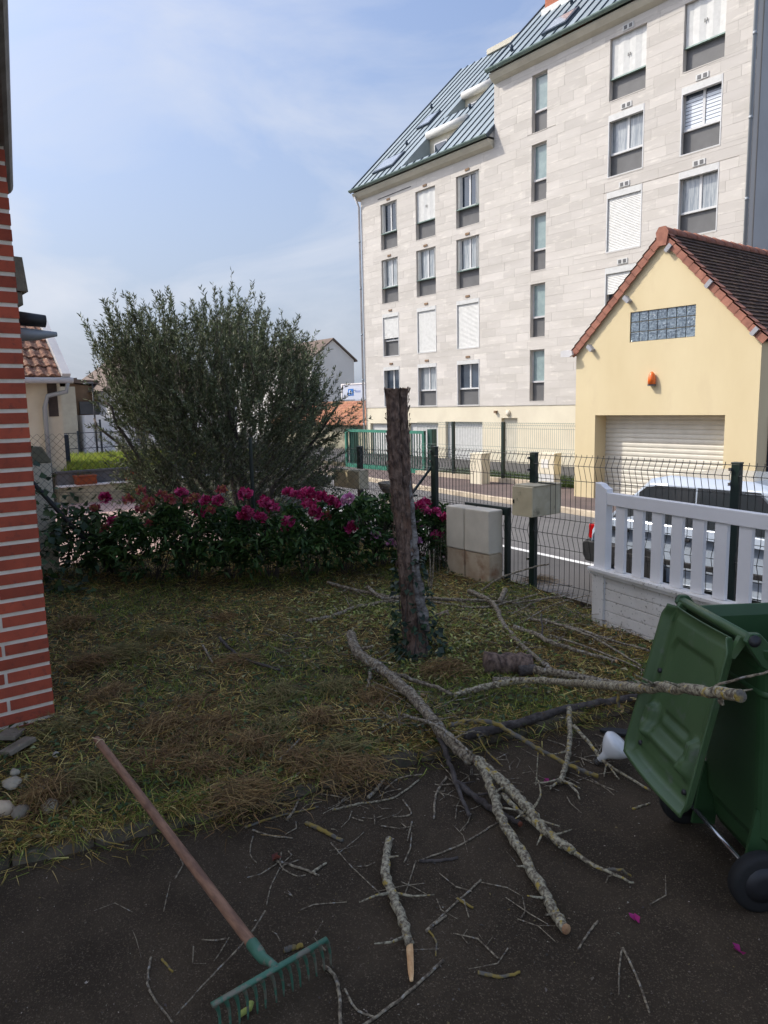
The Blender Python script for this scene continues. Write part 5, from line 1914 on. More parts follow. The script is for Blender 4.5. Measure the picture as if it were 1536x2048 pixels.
for k, ((a, b_, rad_), lab) in enumerate(zip(PL, PNAMES)):
    f0 = gz(a, b_ + 22)
    c = f0 + Vector((fw_[0], fw_[1], 0)) * .22
    c.z = 0
    pl = thing('peony_plant', lab, 'flowers', c, 0, 'peonies along the fence')
    peon.append((pl, c, rad_))
    H = random.uniform(.50, .70) if k > 1 else .52
    rad_ *= random.uniform(.72, .95)
    if k == 0:
        H = .55
    # stems
    sb = B()
    for j in range(16):
        w = random.uniform(0, 2 * math.pi)
        r0, r1 = random.uniform(0, .1), random.uniform(.05, rad_ * .8)
        sb.tube([c + Vector((math.cos(w) * r0, math.sin(w) * r0, 0)), c + Vector((math.cos(w) * (r0 + r1) * .5, math.sin(w) * (r0 + r1) * .5, H * .5)), c + Vector((math.cos(w) * r1, math.sin(w) * r1, H * random.uniform(.7, .95)))], .004, 4, False)
    sb.cur = None
    sb.obj('stems', 'bark_dark', pl)
    pr_ = []
    nl = int(118 * rad_ / .38)
    for j in range(nl):
        th_ = rng.uniform(0, 2 * np.pi)
        h = rng.uniform(.0, 1) ** .6
        rr = rad_ * (.55 + .5 * math.sin(math.pi * min(1, h * .95))) * rng.uniform(.35, 1.0) ** .5
        p = np.array([c.x + math.cos(th_) * rr, c.y + math.sin(th_) * rr, .06 + H * h * .96])
        outd = np.array([math.cos(th_), math.sin(th_), rng.uniform(-.2, .8)])
        m_ = 7
        fan = rng.normal(0, .75, (m_, 3)) + outd * 1.1
        cc = pal(m_, [(.042, .095, .026), (.030, .068, .020), (.064, .13, .034), (.10, .18, .05)], .2) * rng.uniform(.7, 1.3)
        pr_.append(leaf_cloud(np.tile(p, (m_, 1)) + rng.normal(0, .02, (m_, 3)), fan, np.tile([0, 0, 1.0], (m_, 1)) + rng.normal(0, .4, (m_, 3)), rng.uniform(.06, .115, m_), rng.uniform(.022, .04, m_), cc, .2, .25))
    V, F, C = join(pr_)
    V[:, 2] = np.maximum(V[:, 2], .005)
    put('foliage', np_mesh('foliage', V, F, MATS['leaf'], C), pl)['kind'] = 'stuff'
for (a, b_, kd) in BLOOMS:
    k = min(range(len(PL)), key=lambda i_: abs(PL[i_][0] - a) + (1000 if i_ == 0 else 0))
    pl, c, rad_ = peon[k]
    dep = (Vector((c.x, c.y, 0)) - EYE).dot(FW) / 1.0 - random.uniform(.25, .42)
    p = gd(a, b_, dep)
    put('flower', random.choice(FL[kd]), pl, TRS(p, (random.uniform(-.5, .5), random.uniform(-.5, .5), random.uniform(0, 6)), random.uniform(.85, 1.15)))

# climbing vine on the black brace and post by the brick corner
vine = thing('climbing_vine', 'broad leaved green vine climbing the black brace beside the brick corner', 'vine', C1)
pr_ = []
vb = B()
for (pts, nl, spread) in (([(C1.x, C1.y, .1), (C1.x, C1.y, .6), (C1.x, C1.y, 1.25)], 90, .10), ([(C1 + Vector((0, 0, 1.15)))[:], (C1 - ct * .4 + Vector((0, 0, .75)))[:], (C1 - ct * .85 + Vector((0, 0, .25)))[:]], 150, .13),
                          ([(C1 - ct * .1 + Vector((.2, -.05, .1)))[:], (C1 - ct * .35 + Vector((.25, 0, .45)))[:], (C1 - ct * .55 + Vector((.2, 0, .62)))[:]], 150, .16), ([(C1.x + .3, C1.y - .1, .05), (C1.x + .5, C1.y + .1, .12), (C1.x + .9, C1.y + .3, .1)], 120, .18)):
    pp_ = smooth_path(pts, 6, .02)
    vb.tube(pp_, .005, 4, False)
    pp_ = np.array(pp_)
    idx = rng.integers(0, len(pp_), nl)
    q = pp_[idx] + rng.normal(0, spread, (nl, 3)) * [1, 1, .8]
    q[:, 2] = np.maximum(q[:, 2], .03)
    d = rng.normal(0, .6, (nl, 3)) + np.array([.5, -.3, -.2])
    cc = pal(nl, [(.045, .085, .028), (.03, .06, .02), (.065, .11, .04), (.05, .085, .055)], .25)
    pr_.append(leaf_cloud(q, d, np.tile([.3, -.3, 1.0], (nl, 1)) + rng.normal(0, .5, (nl, 3)), rng.uniform(.06, .10, nl), rng.uniform(.05, .085, nl), cc, .12, .12))
V, F, C = join(pr_)
put('foliage', np_mesh('foliage', V, F, MATS['leaf'], C), vine)['kind'] = 'stuff'
vb.obj('stems', 'bark_dark', vine)

# tall weeds by the meter cabinet and dry stalks
wd_ = thing('weed_clump', 'wild green weeds between the peonies and the meter cabinet', 'weeds', gz(893, 1140))
c = np.array(gz(893, 1138))
n = 260
q = np.column_stack([c[0] + rng.normal(0, .12, n), c[1] + rng.normal(0, .10, n), rng.uniform(.0, .42, n) * rng.uniform(.4, 1, n)])
V, F, C = leaf_cloud(q, rng.normal(0, .6, (n, 3)) + [0, 0, .6], rng.normal(0, 1, (n, 3)) + [0, 0, .5], rng.uniform(.03, .07, n), rng.uniform(.012, .025, n), pal(n, [(.05, .075, .03), (.075, .095, .045), (.035, .055, .022)]), .2, .2)
put('foliage', np_mesh('foliage', V, F, MATS['leaf'], C), wd_)['kind'] = 'stuff'
stk = B()
for j in range(26):
    x, y = c[0] + rng.normal(0, .12), c[1] + rng.normal(0, .1)
    stk.tube([(x, y, 0), (x + rng.normal(0, .03), y + rng.normal(0, .03), rng.uniform(.25, .5))], .0025, 3, False)
stk.obj('stems', 'bark_plain', wd_)
for (pts, lab) in (([(862, 1190), (861, 1140), (859, 1100)], 'taller pale forked stick standing in the grass right of the trunk'), ([(861, 1190), (866, 1145), (868, 1098)], 'second pale upright stick beside the forked one'), ([(860, 1185), (856, 1160), (855, 1140)], 'shortest yellowish upright stick right of the trunk')):
    b0 = gz(pts[0][0], pts[0][1])
    dep = (b0 - EYE).dot(FW)
    p = [gd(a, b_, dep - .0) for a, b_ in pts]
    tag(B().tube(smooth_path(p, 3), [.007] * 5 + [.005] * 2, 6).obj('upright_stick', 'bark_plain', None, True), lab, 'stick', 'upright sticks by the trunk')

# ------------------------------------------------------------------ the cut tree trunk
tb0 = gz(832, 1302)
trunk = thing('tree_stump', 'tall cut tree trunk with dark peeling bark standing in the garden', 'tree trunk', tb0)
dep0 = (tb0 - EYE).dot(FW)
axis = smooth_path([(*(gz(834, 1312)), .082), (*(gd(826, 1250, dep0 - .02)), .074), (*(gd(818, 1150, dep0 - .05)), .068), (*(gd(808, 1050, dep0 - .07)), .066), (*(gd(800, 960, dep0 - .09)), .071), (*(gd(796, 880, dep0 - .11)), .070), (*(gd(794, 800, dep0 - .12)), .068), (*(gd(795, 778, dep0 - .12)), .072)], 22)
NR, NS = len(axis), 84
vs = []
view_r = Vector((rh[0], rh[1], 0))
view_f = Vector((fw_[0], fw_[1], 0))
for i, q in enumerate(axis):
    c = Vector(q[:3])
    for j in range(NS):
        w = 2 * math.pi * j / NS
        dx, dy = math.cos(w), math.sin(w)
        g_ = mnoise.noise(Vector((dx * 2.2, dy * 2.2, c.z * 2.5))) * .13 + mnoise.noise(Vector((dx * 6, dy * 6, c.z * 7))) * .07 + mnoise.noise(Vector((dx * 9, dy * 9, c.z * 11))) * .06 + mnoise.noise(Vector((dx * 16, dy * 16, c.z * 34))) * .05 - .05 * abs(mnoise.noise(Vector((dx * 7, dy * 7, c.z * 2.2))))
        # a deep slit on the near right side of the upper half
        sl2 = math.exp(-((w - 5.05 - .1 * mnoise.noise(Vector((0, 0, c.z * 3)))) / .10) ** 2) * min(1, max(0, (c.z - .75) * 3))
        g_ -= .30 * sl2
        # bark broken away on the left below 1.1 m
        if math.cos(w) < -.3 and c.z < 1.12:
            g_ -= .10
        rr = q[3] * (1 + g_)
        vs.append(c + view_r * (dx * rr) + view_f * (dy * rr))
fs = [(i * NS + j, i * NS + (j + 1) % NS, (i + 1) * NS + (j + 1) % NS, (i + 1) * NS + j) for i in range(NR - 1) for j in range(NS)]
fs.append(tuple(range(NS)))
b = B()
b.add(vs, fs)
b.obj('bark', 'bark_trunk', trunk)
b = B()
topc = Vector(axis[-1][:3])
ring = vs[-NS:]
b.add([topc + Vector((0, 0, -.004))] + [topc + (p - topc) * .995 + Vector((0, 0, .006 * math.sin(j * 1.7))) for j, p in enumerate(ring)], [(0, 1 + j, 1 + (j + 1) % NS) for j in range(NS)])
b.obj('cut_top', 'cut_wood', trunk)
b = B()
for (pth, r0) in (([(853, 1262), (847, 1215), (837, 1160), (831, 1100), (826, 1040), (819, 985), (812, 920), (809, 880)], .023), ([(842, 1245), (836, 1200), (827, 1140), (822, 1080)], .020)):
    pts = [gd(a, c_, dep0 - .11) for a, c_ in pth]
    sp_ = smooth_path(pts, 5, .004)
    b.tube(sp_, [r0 * (1 + .25 * mnoise.noise(Vector((0, i_ * .7, r0 * 99)))) * (1 - .45 * i_ / len(sp_)) for i_ in range(len(sp_))], 9)
b.obj('side_stem', 'bark_trunk_pale', trunk, True)
# peeling flakes of bark
fb_ = B()
for j in range(260):
    i = random.randrange(8, NR - 4)
    q = axis[i]
    w = random.uniform(math.pi * .95, math.pi * 2.05)
    c = Vector(q[:3])
    nrm = view_r * math.cos(w) + view_f * math.sin(w)
    tg = view_r * -math.sin(w) + view_f * math.cos(w)
    s1_, s2_ = random.uniform(.004, .012), random.uniform(.006, .026)
    p = c + nrm * (q[3] * 1.06)
    u = Vector((0, 0, 1))
    fb_.add([p - tg * s1_ - u * s2_, p + tg * s1_ - u * s2_, p + tg * s1_ * .7 + u * s2_ + nrm * random.uniform(.0, .012), p - tg * s1_ * .7 + u * s2_ + nrm * random.uniform(0, .016)], [(0, 1, 2, 3)])
fb_.obj('bark_flakes', 'bark_trunk', trunk)['kind'] = 'stuff'
ivy = thing('ivy', 'dark green ivy growing round the foot of the cut trunk', 'ivy', tb0)
n = 420
t_ = rng.random(n) ** 1.4
ax = np.array([q[:3] for q in axis])
idx = (t_ * 52).astype(int)
w = rng.uniform(0, 2 * np.pi, n)
rr = .085 + .05 * rng.random(n) * (1 - t_) + .05 * (1 - t_)
q = ax[idx] + np.stack([np.cos(w) * rr, np.sin(w) * rr, rng.normal(0, .02, n)], 1) + np.array(RT)[None, :] * (.03 * (1 - t_))[:, None]
V, F, C = leaf_cloud(q, np.stack([np.cos(w), np.sin(w), rng.uniform(-1, .2, n)], 1) + rng.normal(0, .4, (n, 3)), np.tile([0, 0, 1.0], (n, 1)) + rng.normal(0, .4, (n, 3)), rng.uniform(.03, .06, n), rng.uniform(.028, .05, n), pal(n, [(.022, .050, .024), (.015, .035, .018), (.04, .075, .03), (.05, .08, .05)], .25), .1, .15)
V[:, 2] = np.maximum(V[:, 2], .004)
put('foliage', np_mesh('foliage', V, F, MATS['leaf'], C), ivy)['kind'] = 'stuff'
iv = B()
for j in range(6):
    w = j * 1.05
    iv.tube([Vector(ax[k_]) + Vector((math.cos(w + k_ * .03), math.sin(w + k_ * .03), 0)) * (axis[k_][3] * 1.08) for k_ in range(0, 48, 6)], .004, 4, False)
iv.obj('stems', 'bark_dark', ivy)
#PART5
# ------------------------------------------------------------------ fallen branches and twigs
def branch_mesh(pts, r0, r1, sides=9, jit=.004, knots=.14, sub=5):
    """pts: (px, py, z) or (x,y,z) tuples flagged by a 4th element"""
    P = smooth_path(pts, sub, jit)
    n = len(P)
    seed = random.uniform(0, 99)
    rad = [(r0 + (r1 - r0) * i / (n - 1)) * (1 + knots * mnoise.noise(Vector((seed, i * 3.5 / sub, 0))) + knots * .5 * mnoise.noise(Vector((seed, i * 9.0 / sub, 5)))) for i in range(n)]
    return P, rad


def W3(q):
    return tuple(gz(q[0], q[1], q[2] if len(q) > 2 else .0))


NBR = 0


def branch(label, pts, r0, r1, m='bark_grey', subs=(), zoff=0.0, ends=(None, None), name='fallen_branch', cat='branch', twigs=0, group=None, ground=0.0):
    pw = [W3((q[0], q[1], (q[2] if len(q) > 2 else ground) + zoff + .8 * r0)) for q in pts]
    P, rad = branch_mesh(pw, r0, r1, 10, jit=min(.003, r0 * .15), sub=12 if r0 > .02 else 8)
    b = B()
    ns_ = 14 if r0 > .015 else 6
    b.tube(P, rad, ns_)
    if r0 > .009:
        for i in range(len(P) * ns_):
            v = Vector(b.v[i])
            c_ = Vector(P[i // ns_])
            g_ = mnoise.noise(v * 22) * .13 + mnoise.noise(v * 60) * .13
            b.v[i] = tuple(v + (v - c_) * g_)
    o = b.obj(name, m, None, True)
    tag(o, label, cat, group)
    for e, i in ((ends[0], 0), (ends[1], -1)):
        if e:
            p = Vector(P[i])
            t = (Vector(P[0]) - Vector(P[1])).normalized() if i == 0 else (Vector(P[-1]) - Vector(P[-2])).normalized()
            eb = B()
            eb.tube([p - t * .002, p + t * .004, p + t * .007], [rad[i] * .97, rad[i] * .93, rad[i] * .55], 10)
            eb.obj('cut_end', e, o)
    for sp in subs:
        spts, s0, s1 = sp[0], sp[1], sp[2]
        pw2 = [W3((q[0], q[1], (q[2] if len(q) > 2 else ground) + zoff + .8 * s0)) for q in spts]
        Q, rd = branch_mesh(pw2, s0, s1, 6, jit=min(.004, s0 * .3))
        sb_ = B()
        sb_.tube(Q, rd, 7)
        sb_.obj('side_branch', sp[3] if len(sp) > 3 else m, o, True)
    for j in range(twigs):
        i = random.randrange(1, len(P) - 1)
        p = Vector(P[i])
        t = (Vector(P[i + 1]) - Vector(P[i - 1])).normalized()
        sd_ = t.cross(Vector((0, 0, 1))).normalized() * random.choice((-1, 1))
        L_ = random.uniform(.04, .16)
        d_ = (t * random.uniform(.2, .9) + sd_ + Vector((0, 0, random.uniform(-.1, .55)))).normalized()
        q = p + d_ * L_
        q.z = max(q.z, ground - .045 + .01 if ground < 0 else .01)
        tb_ = B()
        tb_.tube([p, p + d_ * L_ * .5 + Vector((0, 0, random.uniform(-.01, .01))), q], [min(.006, rad[i] * .5), .004, .002], 5)
        tb_.obj('twig_stub', m, o, True)
    return o


G = 'branches of the felled tree'
DR = -.05
branch('thickest fallen limb with grey bark, running from the trunk to the driveway', [(702, 1270, .10), (716, 1305, .08), (768, 1342, .06), (830, 1398, .05), (882, 1462, .03), (928, 1508, .02), (946, 1522, .0)], .031, .026, 'bark_plain', twigs=5, ends=('cut_wood_dark', 'cut_wood_dark'), group=G,
       subs=[([(790, 1348, .07), (850, 1366, .05), (905, 1390, .04)], .013, .010), ([(715, 1300, .08), (745, 1292, .16)], .016, .008), ([(868, 1446, .04), (890, 1500, .0), (905, 1545, -.03), (938, 1630, -.04)], .016, .008, 'bark_dark'), ([(740, 1345, .06), (735, 1380, .0)], .012, .006)])
branch('pale lichen spotted limb continuing the thick one over the driveway', [(955, 1522, .03), (1000, 1560, .01), (1060, 1622, -.01), (1092, 1662, -.03), (1145, 1702, -.04)], .025, .014, 'bark_grey', twigs=6, ends=('cut_wood_dark', None), group=G, ground=DR,
       subs=[([(1140, 1698, -.04), (1200, 1738, -.03), (1268, 1765, -.04)], .010, .003), ([(1005, 1590, .01), (1050, 1632, -.02), (1096, 1666, -.01)], .011, .007), ([(1062, 1625, 0), (1080, 1590, .06), (1075, 1560, .10)], .006, .002), ([(1210, 1742, -.03), (1240, 1738, .0), (1262, 1752, -.03)], .006, .003, 'bark_yellow')])
branch('yellow lichen branch pointing at the bottom right, cut at its end', [(968, 1545, .02), (988, 1590, .0), (1004, 1642, -.02), (1040, 1700, -.04), (1075, 1762, -.04), (1106, 1818, -.04), (1132, 1858, -.04)], .0185, .0165, 'bark_grey', twigs=4, ends=(None, 'cut_wood'), group=G, ground=DR)
branch('dark forked branch lying under the pale limb on the driveway', [(915, 1565, -.03), (962, 1602, -.04), (1000, 1628, -.04), (1040, 1648, -.03)], .015, .012, 'bark_dark', twigs=3, ends=(None, 'cut_wood_dark'), group=G, ground=DR)
branch('long lichen covered branch leaning across onto the bin lid', [(905, 1393, .02), (960, 1376, .05), (1040, 1361, .10), (1120, 1364, .20), (1250, 1375, .47), (1300, 1376, .58), (1380, 1378, .68), (1480, 1392, .76)], .017, .018, 'bark_grey', twigs=7, ends=(None, 'bark_yellow'), group=G,
       subs=[([(1418, 1384, .71), (1440, 1368, .74), (1500, 1352, .78), (1560, 1336, .80)], .005, .003, 'bark_plain'), ([(1238, 1375, .45), (1236, 1395, .41), (1238, 1415, .37)], .007, .006, 'bark_yellow'), ([(1440, 1392, .73), (1445, 1410, .71)], .008, .006)])
branch('dark thick limb lying behind the long lichen branch', [(1068, 1338, .06), (1150, 1352, .06), (1230, 1368, .05), (1300, 1372, .04)], .022, .018, 'bark_plain', twigs=2, group=G)
branch('pale branch ending behind the chunk, rising from the meter cabinet side', [(938, 1182, .05), (985, 1206, .04), (1006, 1246, .03), (1030, 1276, .03), (1062, 1308, .03), (1112, 1345, .03), (1146, 1372, .02)], .019, .014, 'bark_plain', twigs=5, group=G, subs=[([(1010, 1180, .06), (998, 1205, .04)], .022, .018)])
branch('crooked grey branch with a white broken tip near the white gate', [(1028, 1254, .04), (1075, 1270, .04), (1100, 1284, .06), (1150, 1300, .03), (1232, 1322, .03)], .018, .010, 'bark_plain', twigs=5, ends=(None, 'cut_wood_fresh'), group=G, subs=[([(1085, 1275, .05), (1083, 1228, .16)], .007, .005, 'bark_dark')])
branch('long straight pale branch nearest the foot of the white gate', [(1062, 1238, .04), (1140, 1254, .06), (1222, 1280, .05), (1302, 1302, .03)], .012, .007, 'bark_plain', twigs=4, group=G)
branch('thin pale branch fanning towards the bin below the straight one', [(1088, 1240, .06), (1180, 1272, .06), (1282, 1332, .03)], .011, .006, 'bark_plain', twigs=4, group=G)
branch('thinnest pale branch of the fan beside the bin', [(1098, 1270, .03), (1190, 1300, .05), (1292, 1342, .02)], .008, .005, 'bark_plain', twigs=3, group=G)
branch('grey branch passing left behind the cut trunk, upper one', [(656, 1165, .04), (700, 1178, .03), (760, 1190, .03), (808, 1198, .03)], .015, .012, 'bark_plain', twigs=3, group=G, ends=('cut_wood_fresh', None))
branch('short hooked grey branch just left of the cut trunk', [(735, 1174, .07), (765, 1196, .04), (802, 1193, .03)], .015, .014, 'bark_plain', group=G)
branch('low curved grey branch left of the cut trunk', [(612, 1242, .04), (660, 1234, .03), (720, 1212, .02), (802, 1202, .02)], .015, .014, 'bark_plain', twigs=4, group=G)
branch('long grey branch reaching right from the cut trunk', [(838, 1194, .05), (900, 1199, .04), (970, 1201, .04), (1040, 1204, .04), (1130, 1192, .10)], .015, .007, 'bark_plain', twigs=5, group=G)
branch('second branch right of the trunk just under the long grey one', [(846, 1200, .02), (905, 1210, .02), (970, 1214, .03), (1075, 1188, .08)], .013, .006, 'bark_plain', twigs=4, group=G)
branch('thin stick sloping up in front of the dark green fence post', [(962, 1182, .03), (1000, 1156, .13), (1060, 1136, .21), (1098, 1128, .24)], .008, .007, 'bark_plain', group=G, name='fallen_stick', cat='stick')
branch('thin bowed twig pointing at the white gate corner', [(1046, 1244, .03), (1110, 1208, .10), (1180, 1190, .14)], .006, .003, 'bark_plain', group=G, name='fallen_stick', cat='stick')
branch('thin twig lying among the pile below the fence post', [(1020, 1230, .03), (1085, 1198, .08), (1140, 1190, .08)], .005, .003, 'bark_plain', group=G, name='fallen_stick', cat='stick')
branch('forked grey branch standing out on the driveway left of the white bulb', [(1138, 1416, .03), (1140, 1470, .0), (1132, 1530, -.03), (1120, 1562, -.04)], .014, .011, 'bark_grey', twigs=4, group=G, ground=DR,
       subs=[([(1148, 1452, .02), (1186, 1496, .0), (1212, 1526, -.03), (1300, 1580, -.04)], .010, .005, 'bark_grey'), ([(1122, 1555, -.04), (1100, 1578, -.04)], .008, .004), ([(1122, 1555, -.04), (1150, 1580, -.03), (1160, 1600, -.04)], .007, .003), ([(1214, 1524, -.03), (1208, 1552, -.04)], .005, .003), ([(1214, 1526, -.03), (1238, 1558, -.04)], .005, .003)])
branch('bright yellow lichen branch arching over the kerb', [(897, 1452, .05), (935, 1444, .07), (985, 1446, .07), (1040, 1476, .04), (1100, 1511, -.01), (1160, 1540, -.03), (1196, 1552, -.04)], .012, .009, 'bark_yellow', twigs=6, group=G, ground=DR)
branch('thin pale branch resting along the thick limb', [(806, 1430, .06), (870, 1450, .10), (912, 1482, .08), (944, 1508, .06)], .008, .006, 'bark_plain', twigs=2, group=G)
branch('yellowish twig hanging from the arching branch near the kerb', [(955, 1468, .03), (972, 1500, -.02), (1005, 1532, -.04)], .006, .003, 'bark_yellow', twigs=2, group=G, ground=DR, name='fallen_stick', cat='stick')
branch('brown limb half hidden in the grass left of the trunk', [(440, 1275, .02), (462, 1300, .02), (500, 1322, .02), (560, 1340, .02)], .012, .008, 'bark_dark', twigs=3, group=G)
branch('thin dark stick in the grass at the left of the garden', [(405, 1290, .02), (425, 1325, .02)], .008, .006, 'bark_plain', group=G, name='fallen_stick', cat='stick')
branch('twig in the grass near the kerb, middle of the garden', [(560, 1520, .03), (600, 1478, .03)], .006, .004, 'bark_plain', group=G, name='fallen_stick', cat='stick')
branch('dull root like branch along the kerb under the arching branch', [(930, 1470, .0), (1040, 1445, .0), (1150, 1415, .0), (1290, 1392, .0)], .024, .018, 'bark_dark', group=G)

# chunks of wood
def chunk(label, c, ax_, L_, r, m, cut=None, name='wood_chunk'):
    c, ax_ = Vector(c), Vector(ax_).normalized()
    n = 9
    P = [c + ax_ * (L_ * (i / n - .5)) + Vector((0, 0, .012 * mnoise.noise(Vector((i, L_ * 50, 1))))) for i in range(n + 1)]
    b = B()
    b.tube(P, [r * (1 + .28 * mnoise.noise(Vector((i * .9, r * 90, 3)))) for i in range(n + 1)], 12)
    for i, v in enumerate(b.v):
        v = Vector(v)
        g_ = mnoise.noise(v * 16) * .22 * r + mnoise.noise(v * 45) * .10 * r
        dv = v - c
        b.v[i] = tuple(v + (dv - ax_ * dv.dot(ax_)).normalized() * g_)
    o = b.obj(name, m, None, True)
    tag(o, label, 'wood')
    if cut:
        eb = B()
        eb.tube([P[-1] + ax_ * .001, P[-1] + ax_ * .006], [r * .8, r * .7], 12)
        eb.obj('cut_end', cut, o)
    return o


chunk('rough dark chunk of stump wood lying right of the cut trunk', gz(1015, 1328, .06), RT * .9 + Vector((0, 0, -.05)), .28, .066, 'bark_trunk', 'cut_wood_dark')
chunk('knobbly broken stub on the near side of the dark chunk', gz(1055, 1340, .05), RT + UP * .1, .10, .03, 'bark_dark', 'cut_wood')
chunk('small sawn log piece in front of the dark chunk', gz(1003, 1361, .03), RT, .10, .020, 'bark_plain', 'cut_wood_dark')
chunk('short rotten stub behind the dark chunk near the trunk', gz(880, 1232, .04), RT + UP * .4, .14, .025, 'bark_plain')
chunk('thin sawn disc of pale wood lying near the bin', gz(1238, 1418, -.03), RT * .2 + Vector((FW.x, FW.y, 0)) * -1 + UP * .5, .03, .024, 'cut_wood', 'cut_wood_fresh')
chunk('orange wood chip on the grass in front of the thick limb', gz(840, 1390, .03), RT, .05, .012, 'cut_wood')

# fine brushwood: broken twiglets in the pile and on the asphalt
bw_ = B()
zones = [(1120, 1240, 150, 55, .03, 90), (960, 1215, 130, 40, .03, 60), (720, 1200, 90, 30, .02, 30), (620, 1290, 120, 60, .02, 40), (860, 1420, 90, 40, .03, 40), (960, 1560, 140, 60, -.045, 40), (1180, 1520, 90, 50, -.045, 22), (720, 1620, 180, 50, -.045, 30), (880, 1800, 300, 120, -.045, 24), (400, 1850, 250, 120, -.045, 12)]
for (a, b_, sx_, sy_, z0_, m_) in zones:
    for j in range(m_):
        x_, y_ = random.gauss(a, sx_ * .6), random.gauss(b_, sy_ * .6)
        p = Vector(gz(x_, y_, z0_))
        if z0_ > 0 and p.x > kerb_x(p.y):
            p.z = -.045
        elif z0_ < 0 and p.x < kerb_x(p.y) + .05:
            p.z = .02
        w = random.uniform(0, 6.28)
        L_ = random.uniform(.03, .22) * (1.4 if z0_ > 0 else .8)
        dv = Vector((math.cos(w), math.sin(w), random.uniform(-.02, .35) if z0_ > 0 else random.uniform(0, .08)))
        k1 = p + dv * L_ * .5 + Vector((random.gauss(0, .012), random.gauss(0, .012), 0))
        k2 = p + dv * L_ + Vector((random.gauss(0, .02), random.gauss(0, .02), 0))
        r_ = random.uniform(.0012, .0034)
        bw_.tube([p, k1, k2], [r_, r_ * .9, r_ * .6], 4, False)
tag(bw_.obj('brushwood', 'bark_plain'), 'fine broken twiglets littering the branch pile and asphalt', 'brushwood', kind='stuff')

# stick with a long fresh split end
ss = branch('lichen covered stick with a long fresh pale split end on the driveway', [(778, 1678, -.04), (771, 1745, -.04), (786, 1792, -.04), (806, 1842, -.04), (820, 1888, -.04)], .016, .014, 'bark_grey', twigs=4, group=G, ground=DR)
b = B()
q0, q1 = Vector(gz(819, 1878, -.03)), Vector(gz(823, 1962, -.04))
b.tube([q0, q0.lerp(q1, .3), q0.lerp(q1, .8), q1], [.010, .011, .009, .005], 7, True, .55)
b.obj('split_end', 'cut_wood_fresh', ss)

